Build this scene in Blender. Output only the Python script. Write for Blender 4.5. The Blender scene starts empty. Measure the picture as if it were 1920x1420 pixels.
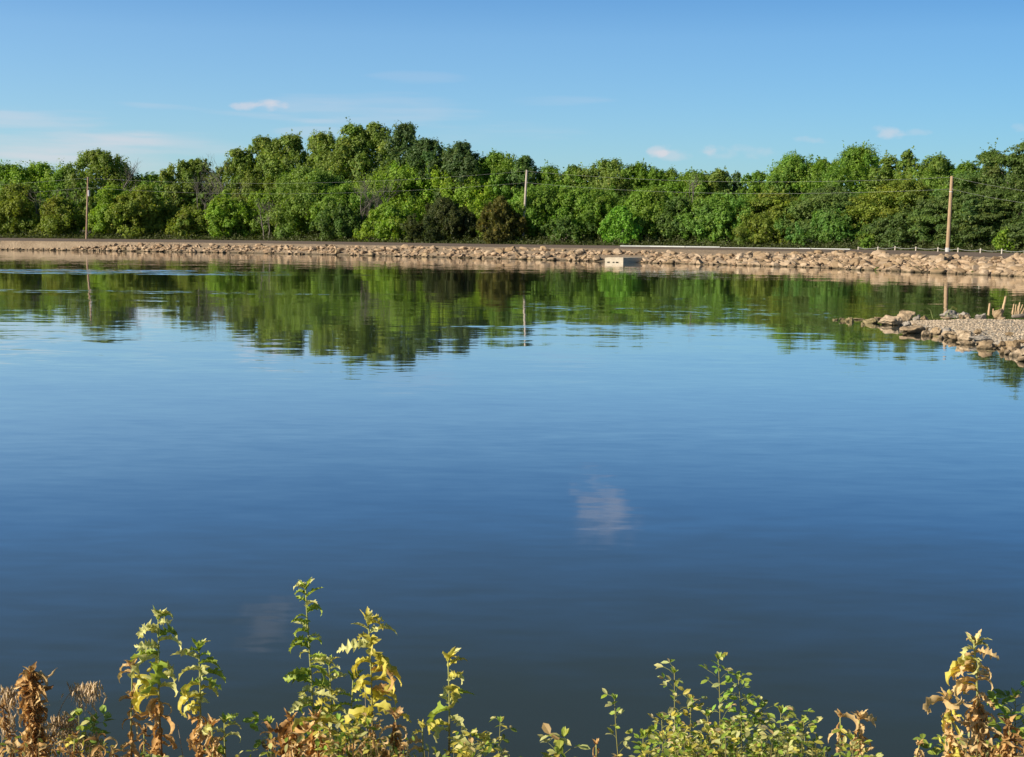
import bpy, bmesh, math, random
import numpy as np
from mathutils import Vector, Matrix, noise as mnoise

R = math.radians
sc = bpy.context.scene
COL = sc.collection

# ------------------------------------------------------------------ camera
W_, H_, F_ = 1920.0, 1420.0, 2600.0
KF = F_ / 1443.0
PITCH, ROLL, CAM_H = 6.10, 0.47, 4.0
cam = bpy.data.cameras.new('camera')
cam.sensor_width = 36.0
cam.lens = F_ / W_ * 36.0
cam.clip_start, cam.clip_end = 0.05, 8000
camo = bpy.data.objects.new('camera', cam)
COL.objects.link(camo)
camM = Matrix.Translation((0, 0, CAM_H)) @ Matrix.Rotation(R(90 - PITCH), 4, 'X') @ Matrix.Rotation(R(ROLL), 4, 'Z')
camo.matrix_world = camM
sc.camera = camo
cam.dof.use_dof = False

# ------------------------------------------------------------------ light
SUN_EL, SUN_AZ = 25.0, 243.0
world = bpy.data.worlds.new('World')
sc.world = world
world.use_nodes = True
SKY_STRENGTH = 0.092
sun = bpy.data.lights.new('sun', 'SUN')
sun.energy, sun.angle, sun.color = 5.0, R(0.53), (1.0, 0.87, 0.68)
suno = bpy.data.objects.new('sun', sun)
COL.objects.link(suno)
sd = Vector((math.sin(R(SUN_AZ)) * math.cos(R(SUN_EL)), math.cos(R(SUN_AZ)) * math.cos(R(SUN_EL)), math.sin(R(SUN_EL))))
suno.rotation_euler = (-sd).to_track_quat('-Z', 'Y').to_euler()
sc.view_settings.view_transform = 'Standard'
sc.view_settings.look = 'None'
sc.view_settings.exposure = 0.44
sc.view_settings.gamma = 1
sc.view_settings.use_curve_mapping = False


def ray(px, py):
    d = Vector(((px - W_ / 2) / F_, -(py - H_ / 2) / F_, -1.0))
    return (camM.to_3x3() @ d).normalized()


def G(px, py, z=0.0):                     # point where the view ray meets height z
    d = ray(px, py)
    t = (z - CAM_H) / d.z
    return Vector((0, 0, CAM_H)) + d * t


def P(px, py, Y):                         # point on the view ray at distance Y
    d = ray(px, py)
    return Vector((0, 0, CAM_H)) + d * (Y / d.y)


def sky_nodes():
    nt = world.node_tree
    n, l = nt.nodes, nt.links
    bg = n['Background']
    bg.inputs[1].default_value = SKY_STRENGTH
    s = n.new('ShaderNodeTexSky')
    s.sky_type = 'NISHITA'
    s.sun_disc = False
    s.sun_elevation, s.sun_rotation = R(SUN_EL), R(SUN_AZ)
    s.altitude, s.air_density, s.dust_density, s.ozone_density = 0, 1.0, 0.3, 3.0
    tc = n.new('ShaderNodeTexCoord')
    sp = n.new('ShaderNodeSeparateXYZ')
    l.new(tc.outputs['Generated'], sp.inputs[0])

    def m(op, a, b=None, c=None):
        x = n.new('ShaderNodeMath')
        x.operation = op
        for i, v in enumerate((a, b, c)):
            if v is None:
                continue
            if isinstance(v, (int, float)):
                x.inputs[i].default_value = v
            else:
                l.new(v, x.inputs[i])
        return x.outputs[0]
    az = m('ARCTAN2', sp.outputs[0], sp.outputs[1])
    el = m('ARCSINE', sp.outputs[2])
    # clear summer blue, paler towards the sun's side
    vm = n.new('ShaderNodeMapRange')
    vm.data_type = 'FLOAT_VECTOR'
    vm.inputs[7].default_value = (-.36, -.36, -.36)
    vm.inputs[8].default_value = (.36, .36, .36)
    vm.inputs[9].default_value = (.79, 1.03, 1.27)
    vm.inputs[10].default_value = (.452, .705, .935)
    l.new(az, vm.inputs[6])
    hs0 = n.new('ShaderNodeVectorMath')
    hs0.operation = 'MULTIPLY'
    l.new(s.outputs[0], hs0.inputs[0])
    l.new(vm.outputs[1], hs0.inputs[1])
    er = n.new('ShaderNodeMapRange')          # sky above the view dimmed and yellowed to tone the water's reflection
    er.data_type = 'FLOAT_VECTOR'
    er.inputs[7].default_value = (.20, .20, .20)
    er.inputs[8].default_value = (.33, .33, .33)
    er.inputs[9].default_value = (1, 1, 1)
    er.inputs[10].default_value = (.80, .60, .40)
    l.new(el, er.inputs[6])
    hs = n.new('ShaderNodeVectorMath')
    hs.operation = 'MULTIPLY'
    vb = n.new('ShaderNodeMapRange')  # higher sky dimmed, least in blue, to set the water's reflected colour
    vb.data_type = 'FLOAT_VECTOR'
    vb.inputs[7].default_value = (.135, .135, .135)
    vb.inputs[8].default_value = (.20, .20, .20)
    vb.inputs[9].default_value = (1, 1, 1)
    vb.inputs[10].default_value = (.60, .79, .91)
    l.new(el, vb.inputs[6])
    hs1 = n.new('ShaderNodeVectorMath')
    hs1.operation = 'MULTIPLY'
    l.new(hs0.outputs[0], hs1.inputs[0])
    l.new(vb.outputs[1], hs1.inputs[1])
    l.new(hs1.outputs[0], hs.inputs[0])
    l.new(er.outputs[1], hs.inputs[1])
    cb = n.new('ShaderNodeCombineXYZ')
    l.new(az, cb.inputs[0]); l.new(el, cb.inputs[1])
    def noise(scx, scy, det=5, off=0.0, dist=0.0):
        mp = n.new('ShaderNodeMapping')
        mp.inputs['Scale'].default_value = (scx, scy, 1)
        mp.inputs['Location'].default_value = (off, off * .7, 0)
        l.new(cb.outputs[0], mp.inputs[0])
        t = n.new('ShaderNodeTexNoise')
        t.inputs['Scale'].default_value = 1
        t.inputs['Detail'].default_value = det
        t.inputs['Distortion'].default_value = dist
        l.new(mp.outputs[0], t.inputs[0])
        return t.outputs[0]
    puff = noise(55, 95, 5, 3.3)
    wisp = noise(9, 95, 4, 1.7)
    total = None
    # px, py, half width px, half height px, density, tilt, kind
    clouds = [(463, 199, 24, 8, .55, 0, 'p'), (508, 198, 24, 9, .6, 0, 'p'), (1232, 284, 20, 11, .5, -.2, 'p'), (1262, 291, 34, 9, .34, 0, 'p'),
              (1332, 283, 13, 8, .42, 0, 'p'), (1375, 285, 60, 12, .22, 0, 'p'), (1667, 248, 24, 11, .48, .1, 'p'), (1716, 249, 26, 6, .2, 0, 'p'),
              (1520, 263, 30, 6, .26, 0, 'p'), (1915, 238, 14, 8, .2, 0, 'p'),
              (430, 213, 150, 7, .2, .06, 'w'), (780, 146, 75, 10, .10, 0, 'w'), (690, 205, 170, 26, .22, 0, 'w'), (930, 252, 130, 18, .2, 0, 'w'),
              (40, 262, 190, 48, .34, 0, 'w'), (200, 290, 220, 40, .26, 0, 'w'), (590, 250, 60, 10, .2, 0, 'w'), (1040, 190, 90, 9, .13, 0, 'w'),
              (1140, -95, 46, 42, .22, -.3, 'p'), (1150, -140, 60, 40, .10, .1, 'p'), (490, -346, 55, 40, .13, .3, 'p')]
    for (px, py, hw, hh, de, tilt, kd) in clouds:
        d = ray(px, py)
        a0, e0 = math.atan2(d.x, d.y), math.asin(d.z)
        dx = m('SUBTRACT', az, a0)
        dy = m('ADD', m('SUBTRACT', el, e0), m('MULTIPLY', dx, tilt))
        u = m('DIVIDE', dx, hw / F_ * 1.5)
        v = m('DIVIDE', dy, hh / F_ * 1.5)
        r2 = m('ADD', m('MULTIPLY', u, u), m('MULTIPLY', v, v))
        g = m('SUBTRACT', 1.0, r2)
        nz = puff if kd == 'p' else wisp
        k = m('ADD', g, m('MULTIPLY', m('SUBTRACT', nz, .56), 3.4 if kd == 'p' else 3.0))
        ss = n.new('ShaderNodeMapRange')
        ss.interpolation_type = 'SMOOTHSTEP'
        ss.inputs['From Min'].default_value = 0.0
        ss.inputs['From Max'].default_value = 1.1
        l.new(k, ss.inputs['Value'])
        gm = m('MAXIMUM', m('MULTIPLY', g, 2.5), 0.0)
        val = m('MULTIPLY', m('MULTIPLY', ss.outputs[0], m('MINIMUM', gm, 1.0)), de)
        total = val if total is None else m('ADD', total, val)
    total = m('MINIMUM', total, .8)
    mx = n.new('ShaderNodeMixRGB')
    l.new(total, mx.inputs[0])
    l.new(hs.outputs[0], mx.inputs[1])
    mx.inputs[2].default_value = (5.9, 5.65, 6.0, 1)
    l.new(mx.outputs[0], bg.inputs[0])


sky_nodes()

# ------------------------------------------------------------------ helpers


def link(o, parent=None):
    COL.objects.link(o)
    if parent is not None:
        o.parent = parent
    return o


def tag(o, label=None, cat=None, group=None, kind=None):
    if label:
        o['label'] = label
    if cat:
        o['category'] = cat
    if group:
        o['group'] = group
    if kind:
        o['kind'] = kind
    return o


def empty(name, loc, label=None, cat=None, group=None):
    o = bpy.data.objects.new(name, None)
    o.empty_display_size = .3
    o.location = loc
    link(o)
    return tag(o, label, cat, group)


def mesh_np(name, V, F, mat, col=None, smooth=False):
    """V (n,3); F (m,k) faces of equal size; col (n,3) real tints."""
    V = np.asarray(V, dtype=np.float32)
    F = np.asarray(F, dtype=np.int32)
    me = bpy.data.meshes.new(name)
    n, (m, k) = len(V), F.shape
    me.vertices.add(n)
    me.vertices.foreach_set('co', V.ravel())
    me.loops.add(m * k)
    me.loops.foreach_set('vertex_index', F.ravel())
    me.polygons.add(m)
    me.polygons.foreach_set('loop_start', np.arange(0, m * k, k, dtype=np.int32))
    me.polygons.foreach_set('use_smooth', np.full(m, smooth, dtype=bool))
    me.update(calc_edges=True)
    if col is not None:
        a = me.attributes.new('tint', 'FLOAT_COLOR', 'POINT')
        c = np.ones((n, 4), dtype=np.float32)
        c[:, :3] = col
        a.data.foreach_set('color', c.ravel())
    if mat is not None:
        me.materials.append(mat)
    return me


def obj(name, me, parent=None):
    o = bpy.data.objects.new(name, me)
    return link(o, parent)


class MB:
    """collects quads and triangles (as degenerate-free polygons) for one mesh object"""
    def __init__(s):
        s.v, s.f, s.c = [], [], []

    def add(s, vs, fs, col=(1, 1, 1)):
        b = len(s.v)
        s.v += [tuple(v) for v in vs]
        s.f += [tuple(b + i for i in f) for f in fs]
        if isinstance(col, list):
            s.c += [tuple(c) for c in col]
        else:
            s.c += [tuple(col)] * len(vs)

    def tube(s, pts, rad, sides=6, col=(1, 1, 1)):
        pts = [Vector(p) for p in pts]
        vs, fs, cs = [], [], []
        n = len(pts)
        ref = None
        for i, p in enumerate(pts):
            d = (pts[min(i + 1, n - 1)] - pts[max(i - 1, 0)])
            if d.length < 1e-9:
                d = Vector((0, 0, 1))
            d.normalize()
            if ref is None:
                ref = d.cross(Vector((.3, .9, .1)))
                if ref.length < .1:
                    ref = d.cross(Vector((1, 0, 0)))
            u = (ref - d * ref.dot(d)).normalized()
            ref = u
            w = d.cross(u)
            r = rad[i] if isinstance(rad, (list, tuple)) else rad
            for k in range(sides):
                a = 2 * math.pi * k / sides
                vs.append(p + (u * math.cos(a) + w * math.sin(a)) * r)
                cs.append(col[i] if isinstance(col, list) else col)
        for i in range(n - 1):
            for k in range(sides):
                k2 = (k + 1) % sides
                fs.append((i * sides + k, i * sides + k2, (i + 1) * sides + k2, (i + 1) * sides + k))
        fs.append(tuple(range(sides))[::-1])
        fs.append(tuple((n - 1) * sides + k for k in range(sides)))
        s.add(vs, fs, cs)

    def box(s, a, b, col=(1, 1, 1), M=None):
        x0, y0, z0 = a
        x1, y1, z1 = b
        vs = [Vector(p) for p in ((x0, y0, z0), (x1, y0, z0), (x1, y1, z0), (x0, y1, z0), (x0, y0, z1), (x1, y0, z1), (x1, y1, z1), (x0, y1, z1))]
        if M is not None:
            vs = [M @ v for v in vs]
        s.add(vs, [(0, 3, 2, 1), (4, 5, 6, 7), (0, 1, 5, 4), (1, 2, 6, 5), (2, 3, 7, 6), (3, 0, 4, 7)], col)

    def mesh(s, name, mat, smooth=False):
        me = bpy.data.meshes.new(name)
        me.from_pydata(s.v, [], s.f)
        a = me.attributes.new('tint', 'FLOAT_COLOR', 'POINT')
        c = np.ones((len(s.v), 4), dtype=np.float32)
        c[:, :3] = np.array(s.c, dtype=np.float32)
        a.data.foreach_set('color', c.ravel())
        if smooth:
            me.polygons.foreach_set('use_smooth', np.ones(len(me.polygons), dtype=bool))
        me.materials.append(mat)
        return me

    def build(s, name, mat, parent=None, smooth=False):
        return obj(name, s.mesh(name, mat, smooth), parent)


# ------------------------------------------------------------------ materials


def new_mat(name):
    m = bpy.data.materials.new(name)
    m.use_nodes = True
    nt = m.node_tree
    return m, nt.nodes, nt.links, nt.nodes['Principled BSDF']


def leaf_mat(name, transl=.28, rough=.55, spec=.25, tt=(1.5, 1.55, .7)):
    m, n, l, p = new_mat(name)
    at = n.new('ShaderNodeAttribute')
    at.attribute_name = 'tint'
    l.new(at.outputs['Color'], p.inputs['Base Color'])
    p.inputs['Roughness'].default_value = rough
    p.inputs['Specular IOR Level'].default_value = spec
    t = n.new('ShaderNodeBsdfTranslucent')
    g = n.new('ShaderNodeMixRGB')
    g.blend_type = 'MULTIPLY'
    g.inputs[0].default_value = 1
    g.inputs[2].default_value = (*tt, 1)
    l.new(at.outputs['Color'], g.inputs[1])
    l.new(g.outputs[0], t.inputs[0])
    mx = n.new('ShaderNodeMixShader')
    mx.inputs[0].default_value = transl
    l.new(p.outputs[0], mx.inputs[1])
    l.new(t.outputs[0], mx.inputs[2])
    l.new(mx.outputs[0], n['Material Output'].inputs[0])
    return m


def noisy_mat(name, c1, c2, scale=3., rough=.9, bump=.0, bscale=20., detail=6, tint=False, obj_var=0., stretch=(1, 1, 1), bdist=.05, wet=0.):
    m, n, l, p = new_mat(name)
    tc = n.new('ShaderNodeTexCoord')
    mp = n.new('ShaderNodeMapping')
    mp.inputs['Scale'].default_value = stretch
    l.new(tc.outputs['Object'], mp.inputs[0])
    t = n.new('ShaderNodeTexNoise')
    t.inputs['Scale'].default_value = scale
    t.inputs['Detail'].default_value = detail
    t.inputs['Roughness'].default_value = .65
    l.new(mp.outputs[0], t.inputs[0])
    cr = n.new('ShaderNodeValToRGB')
    cr.color_ramp.elements[0].position = .32
    cr.color_ramp.elements[1].position = .7
    cr.color_ramp.elements[0].color = (*c1, 1)
    cr.color_ramp.elements[1].color = (*c2, 1)
    l.new(t.outputs[0], cr.inputs[0])
    out = cr.outputs[0]
    if tint:
        at = n.new('ShaderNodeAttribute')
        at.attribute_name = 'tint'
        mm = n.new('ShaderNodeMixRGB')
        mm.blend_type = 'MULTIPLY'
        mm.inputs[0].default_value = 1
        l.new(out, mm.inputs[1])
        l.new(at.outputs['Color'], mm.inputs[2])
        out = mm.outputs[0]
    if obj_var:
        oi = n.new('ShaderNodeObjectInfo')
        hs = n.new('ShaderNodeHueSaturation')
        mr = n.new('ShaderNodeMapRange')
        mr.inputs['To Min'].default_value = 1 - obj_var
        mr.inputs['To Max'].default_value = 1 + obj_var
        l.new(oi.outputs['Random'], mr.inputs[0])
        l.new(mr.outputs[0], hs.inputs['Value'])
        m2 = n.new('ShaderNodeMath')
        m2.operation = 'MULTIPLY_ADD'
        l.new(oi.outputs['Random'], m2.inputs[0])
        m2.inputs[1].default_value = -.25
        m2.inputs[2].default_value = 1.1
        l.new(m2.outputs[0], hs.inputs['Saturation'])
        l.new(out, hs.inputs['Color'])
        out = hs.outputs[0]
    if wet:
        # damp, silt-stained band just above the water
        ge = n.new('ShaderNodeNewGeometry')
        sz = n.new('ShaderNodeSeparateXYZ')
        l.new(ge.outputs['Position'], sz.inputs[0])
        tn = n.new('ShaderNodeTexNoise')
        tn.inputs['Scale'].default_value = 1.3
        l.new(ge.outputs['Position'], tn.inputs[0])
        ad = n.new('ShaderNodeMath')
        ad.operation = 'MULTIPLY_ADD'
        l.new(tn.outputs[0], ad.inputs[0])
        ad.inputs[1].default_value = -wet * 1.6
        l.new(sz.outputs[2], ad.inputs[2])
        wr = n.new('ShaderNodeMapRange')
        wr.inputs['From Min'].default_value = -wet * .9
        wr.inputs['From Max'].default_value = wet * .35
        wr.inputs['To Min'].default_value = 1.
        wr.inputs['To Max'].default_value = 0.
        l.new(ad.outputs[0], wr.inputs[0])
        wm = n.new('ShaderNodeMixRGB')
        l.new(wr.outputs[0], wm.inputs[0])
        l.new(out, wm.inputs[1])
        wm.inputs[2].default_value = (.075, .062, .036, 1)
        out = wm.outputs[0]
    l.new(out, p.inputs['Base Color'])
    p.inputs['Roughness'].default_value = rough
    p.inputs['Specular IOR Level'].default_value = .3
    if bump:
        t2 = n.new('ShaderNodeTexNoise')
        t2.inputs['Scale'].default_value = bscale
        t2.inputs['Detail'].default_value = 8
        l.new(mp.outputs[0], t2.inputs[0])
        b = n.new('ShaderNodeBump')
        b.inputs['Strength'].default_value = bump
        b.inputs['Distance'].default_value = bdist
        l.new(t2.outputs[0], b.inputs['Height'])
        l.new(b.outputs[0], p.inputs['Normal'])
    return m


M = {}
M['leaf'] = leaf_mat('tree_foliage', .40, .5, .3)
M['weed_leaf'] = leaf_mat('weed_leaf', .35, .5, .3, (1.25, 1.2, .75))
M['dry_leaf'] = leaf_mat('dry_leaf', .26, .7, .2, (1.25, 1.1, .8))
M['bark'] = noisy_mat('bark', (.14, .12, .10), (.30, .265, .225), 4, .95, .5, 9)
M['bare_wood'] = noisy_mat('bare_wood', (.13, .118, .10), (.24, .215, .19), 4, .95)
M['stem'] = leaf_mat('weed_stem', .05, .6, .25)
M['pole'] = noisy_mat('weathered_pole', (.3, .2, .12), (.46, .34, .22), 2.0, .85, .4, 14, stretch=(6, 6, .6))
M['pole_red'] = noisy_mat('reddish_pole', (.29, .18, .125), (.42, .31, .235), .5, .85, .4, 14, stretch=(3, 3, .8))
M['pole_grey'] = noisy_mat('grey_pole', (.36, .31, .27), (.5, .45, .4), 1.0, .85, .4, 14, stretch=(4, 4, .6))
M['rock'] = noisy_mat('tan_limestone', (.31, .222, .142), (.50, .378, .25), 1.6, .92, .5, 7, obj_var=.22, bdist=.08, wet=.2)
M['rock_many'] = noisy_mat('tan_limestone_many', (.30, .217, .14), (.48, .365, .242), 1.6, .92, .4, 7, tint=True, wet=.2)
M['pebble'] = noisy_mat('pale_pebbles', (.27, .205, .135), (.42, .33, .225), 6., .92, .3, 20, tint=True)
M['rock_near'] = noisy_mat('pitted_tan_limestone', (.27, .195, .12), (.54, .42, .285), 1.5, .92, 1., 7, obj_var=.18, bdist=.05, wet=.10)
M['rock_grey'] = noisy_mat('grey_limestone', (.24, .215, .19), (.44, .40, .35), 3.0, .92, .9, 9, bdist=.05)
M['rock_moss'] = noisy_mat('mossy_wet_rock', (.15, .13, .055), (.36, .29, .17), 2.6, .8, .8, 9, bdist=.05)
M['bank'] = noisy_mat('pale_gravel_bank', (.26, .196, .136), (.385, .30, .212), .7, .95, .8, 4, bdist=.2, wet=.26)
M['road'] = noisy_mat('dusty_road', (.135, .104, .085), (.19, .148, .118), .22, .95, .3, 9, stretch=(.5, 1, 1))
M['ground'] = noisy_mat('ground', (.10, .085, .045), (.17, .145, .08), .3, .95)
M['soil'] = noisy_mat('near_bank_soil', (.07, .052, .032), (.14, .105, .07), 4, .95, .6, 20)
M['concrete'] = noisy_mat('pale_concrete', (.50, .43, .33), (.70, .62, .50), 1.2, .85, .3, 12, stretch=(1, 1, 2.5))
M['white_concrete'] = noisy_mat('white_painted_kerb', (.46, .48, .48), (.62, .64, .63), .8, .7)
M['metal'] = noisy_mat('galvanised', (.42, .42, .42), (.55, .55, .55), 3, .5)
M['wire'] = noisy_mat('aluminium_wire', (.26, .27, .27), (.36, .37, .37), 2, .45)
M['white_post'] = noisy_mat('white_post', (.5, .45, .38), (.66, .6, .52), 5, .7)
M['reed'] = noisy_mat('dry_reed', (.42, .28, .16), (.62, .46, .29), 9, .85, .4, 30, stretch=(1, 1, .2))
M['seed'] = leaf_mat('seed_head', .3, .7, .2)


def gravel_mat():
    m, n, l, p = new_mat('coarse_gravel')
    tc = n.new('ShaderNodeTexCoord')
    v = n.new('ShaderNodeTexVoronoi')
    v.inputs['Scale'].default_value = 9
    l.new(tc.outputs['Object'], v.inputs[0])
    cr = n.new('ShaderNodeValToRGB')
    e = cr.color_ramp.elements
    e[0].position, e[0].color = 0, (.27, .225, .175, 1)
    e[1].position, e[1].color = 1, (.62, .55, .45, 1)
    s = n.new('ShaderNodeSeparateColor')
    l.new(v.outputs['Color'], s.inputs[0])
    l.new(s.outputs[0], cr.inputs[0])
    l.new(cr.outputs[0], p.inputs['Base Color'])
    p.inputs['Roughness'].default_value = .95
    b = n.new('ShaderNodeBump')
    b.inputs['Strength'].default_value = 1
    b.inputs['Distance'].default_value = .12
    b.invert = True
    l.new(v.outputs['Distance'], b.inputs['Height'])
    l.new(b.outputs[0], p.inputs['Normal'])
    return m


M['gravel'] = gravel_mat()


def water_mat():
    m, n, l, p = new_mat('lake_water')
    geo = n.new('ShaderNodeNewGeometry')

    def math_(op, a, b=None):
        x = n.new('ShaderNodeMath')
        x.operation = op
        for i, v in enumerate((a, b)):
            if v is None:
                continue
            if isinstance(v, (int, float)):
                x.inputs[i].default_value = v
            else:
                l.new(v, x.inputs[i])
        return x.outputs[0]

    def noise(sx, sy, det, off=0., rough=.5):
        mp = n.new('ShaderNodeMapping')
        mp.inputs['Scale'].default_value = (sx, sy, 1)
        mp.inputs['Location'].default_value = (off, off * 1.3, off)
        l.new(geo.outputs['Position'], mp.inputs[0])
        t = n.new('ShaderNodeTexNoise')
        t.inputs['Scale'].default_value = 1
        t.inputs['Detail'].default_value = det
        t.inputs['Roughness'].default_value = rough
        l.new(mp.outputs[0], t.inputs[0])
        return t

    def vec(op, a, b):
        x = n.new('ShaderNodeVectorMath')
        x.operation = op
        for i, v in enumerate((a, b)):
            if isinstance(v, tuple):
                x.inputs[i].default_value = v
            else:
                l.new(v, x.inputs[i])
        return x.outputs[0]

    def scaled(v, s):
        x = n.new('ShaderNodeVectorMath')
        x.operation = 'SCALE'
        l.new(v, x.inputs[0])
        if isinstance(s, (int, float)):
            x.inputs['Scale'].default_value = s
        else:
            l.new(s, x.inputs['Scale'])
        return x.outputs[0]
    half = (.5, .5, .5)
    long_ = vec('SUBTRACT', noise(.08, .24, 2, 3.).outputs['Color'], half)
    mid = vec('SUBTRACT', noise(.42, 1.35, 3, 7., .6).outputs['Color'], half)
    fine = vec('SUBTRACT', noise(1.5, 4.2, 1, 1.).outputs['Color'], half)
    # riffled patches: where the breeze touches the surface
    pn = noise(.018, .042, 3, 11.).outputs['Fac']
    mr = n.new('ShaderNodeMapRange')
    mr.interpolation_type = 'SMOOTHSTEP'
    mr.inputs['From Min'].default_value = .50
    mr.inputs['From Max'].default_value = .72
    l.new(pn, mr.inputs['Value'])
    patch = mr.outputs[0]
    sp = n.new('ShaderNodeSeparateXYZ')
    l.new(geo.outputs['Position'], sp.inputs[0])
    wob = math_('MULTIPLY', math_('SUBTRACT', noise(.05, .14, 3, 5.).outputs['Fac'], .5), 1.3)
    streak = None
    for (px, py, hx, hy, st) in ((60, 507, 30, 2.6, 1.0), (260, 513, 28, 2.2, .7), (120, 470.7, 17, 3.0, .8), (300, 548, 24, 1.6, .2), (1320, 560, 9, 1., .12),
                                 (1180, 612, 7, .8, .12), (1330, 622, 6, .8, .12), (900, 612, 7, .8, .1), (1100, 516, 18, .9, .12), (620, 552, 12, .9, .12)):
        c = G(px, py)
        dx = math_('DIVIDE', math_('SUBTRACT', sp.outputs[0], c.x), hx)
        dy = math_('ADD', math_('DIVIDE', math_('SUBTRACT', sp.outputs[1], c.y), hy * KF), wob)
        g = math_('MULTIPLY', math_('MAXIMUM', math_('SUBTRACT', 1., math_('ADD', math_('MULTIPLY', dx, dx), math_('MULTIPLY', dy, dy))), 0.), st)
        streak = g if streak is None else math_('ADD', streak, g)
    brk = n.new('ShaderNodeMapRange')         # riffles come in broken rows
    brk.interpolation_type = 'SMOOTHSTEP'
    brk.inputs['From Min'].default_value = .40
    brk.inputs['From Max'].default_value = .62
    l.new(noise(.16, .55, 3, 9., .7).outputs['Fac'], brk.inputs['Value'])
    streak = math_('MULTIPLY', streak, brk.outputs[0])
    amp = math_('ADD', math_('ADD', .55, math_('MULTIPLY', patch, 1.3)), math_('MULTIPLY', streak, 9.))
    fr_ = n.new('ShaderNodeMapRange')         # open water beyond the spit is a little livelier
    fr_.interpolation_type = 'SMOOTHSTEP'
    fr_.inputs['From Min'].default_value = 90.
    fr_.inputs['From Max'].default_value = 190.
    fr_.inputs['To Min'].default_value = 1.15
    fr_.inputs['To Max'].default_value = 1.7
    l.new(sp.outputs[1], fr_.inputs['Value'])
    amp = math_('MULTIPLY', amp, fr_.outputs[0])
    tot = vec('ADD', vec('ADD', scaled(long_, .020), scaled(vec('MULTIPLY', mid, (1, 1, 1)), math_('MULTIPLY', amp, .046))), scaled(fine, math_('MULTIPLY', amp, .034)))
    tot = vec('MULTIPLY', tot, (.55, 1., 0.))
    tot = scaled(tot, .62)
    lean = n.new('ShaderNodeCombineXYZ')      # the visible faces of the riffles lean to the near shore
    l.new(math_('MULTIPLY', streak, -.055), lean.inputs[1])
    tot = vec('ADD', tot, lean.outputs[0])
    nrm = vec('NORMALIZE', vec('ADD', tot, (0, 0, 1)), (0, 0, 0))
    l.new(nrm, p.inputs['Normal'])
    p.inputs['Base Color'].default_value = (.035, .043, .034, 1)
    p.inputs['Roughness'].default_value = .03
    p.inputs['IOR'].default_value = 1.333
    p.inputs['Coat Weight'].default_value = 1.0     # extra reflective layer, added to strengthen reflections at low angles
    p.inputs['Coat IOR'].default_value = 1.333
    p.inputs['Coat Roughness'].default_value = .03
    l.new(nrm, p.inputs['Coat Normal'])
    p.inputs['Specular IOR Level'].default_value = .5
    return m


M['water'] = water_mat()

# ------------------------------------------------------------------ shoreline and far bank
ZR = 1.54          # lake-side edge of the road
ZF = ZR + .20      # tree-side edge of the road
XS = [-900, 0, 240, 480, 700, 880, 1140, 1280, 1500, 1620, 1760, 1920, 2500]
WL = [462.5, 468.7, 471.5, 475.2, 480, 484, 491, 494.5, 501, 506, 512, 518.5, 545]
XE = [-900, 0, 480, 880, 1280, 1500, 1620, 1760, 1920, 2500]
ED = [446.5, 451.5, 456.2, 462.5, 467.7, 471.8, 474.5, 479, 484.7, 503]
XF = [-900, 0, 480, 880, 1280, 1500, 1620, 1920, 2500]
FA = [442, 446.3, 451, 457.3, 462.3, 465.7, 468, 475.3, 488]


def curve(px):
    w = G(px, float(np.interp(px, XS, WL)), 0)
    e = G(px, float(np.interp(px, XE, ED)), ZR)
    f = G(px, float(np.interp(px, XF, FA)), ZF)
    return w, e, f


def treeY(px):
    return curve(px)[2].y


pxs = list(np.linspace(-900, 2500, 341))
CV = [curve(p) for p in pxs]


def strip(name, rows, mat, label=None, smooth=True, kind='structure'):
    n = len(rows[0])
    V, Fc = [], []
    for r in rows:
        V += [tuple(p) for p in r]
    for i in range(len(rows) - 1):
        for j in range(n - 1):
            Fc.append((i * n + j, (i + 1) * n + j, (i + 1) * n + j + 1, i * n + j + 1))
    o = obj(name, mesh_np(name, V, Fc, mat, smooth=smooth))
    return tag(o, label, None, None, kind)


rows = []
for i, (w, e, f) in enumerate(CV):
    out = (w - e)
    out.z = 0
    out = out.normalized() if out.length > .1 else Vector((0, -1, 0))
    r = [w + out * 5 + Vector((0, 0, -1.2)), w + out * 1.2 + Vector((0, 0, -.3))]
    for k in range(0, 9):
        s = k / 8
        q = w.lerp(e, s)
        nz = mnoise.noise(Vector((q.x * .35, q.y * .35, 1))) * .16 + mnoise.noise(Vector((q.x * .9, q.y * .9, 5))) * .08
        prof = s ** .85
        q.z = ZR * prof - .02 + nz * (1 - abs(2 * s - 1)) + (0.02 if s else 0)
        r.append(q)
    for k in range(1, 3):
        q = e.lerp(f, k * .02)
        q.z -= .02
        r.append(q)
    rows.append(r)
strip('far_bank', rows, M['bank'])
rows = []
for i, (w, e, f) in enumerate(CV):
    r = []
    for k in range(0, 7):
        q = e.lerp(f, .012 + (1.0 - .012) * k / 6)
        q.z += .004 + .05 * math.sin(math.pi * k / 6)
        r.append(q)
    rows.append(r)
strip('dirt_road', rows, M['road'])
rows = []
for i, (w, e, f) in enumerate(CV):
    d = Vector((f.x, f.y, 0)).normalized()
    r = [Vector((f.x, f.y, ZF - .02)) - d * .3]
    for k in (4, 12, 30, 80, 300, 1500, 5000):
        r.append(Vector((f.x, f.y, ZF - .03)) + d * k)
    rows.append(r)
strip('ground', rows, M['ground'])

# water: one sheet from the near bank to beneath the far bank
V = [(-700, 5.0, 0), (700, 5.0, 0), (700, 650, 0), (-700, 650, 0)]
tag(obj('lake_water', mesh_np('lake_water', V, [(0, 1, 2, 3)], M['water'])), kind='structure')
tag(obj('lake_bed', mesh_np('lake_bed', [(-700, 5.0, -2), (700, 5.0, -2), (700, 650, -2), (-700, 650, -2)], [(0, 1, 2, 3)], M['soil'])), kind='structure')


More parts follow.
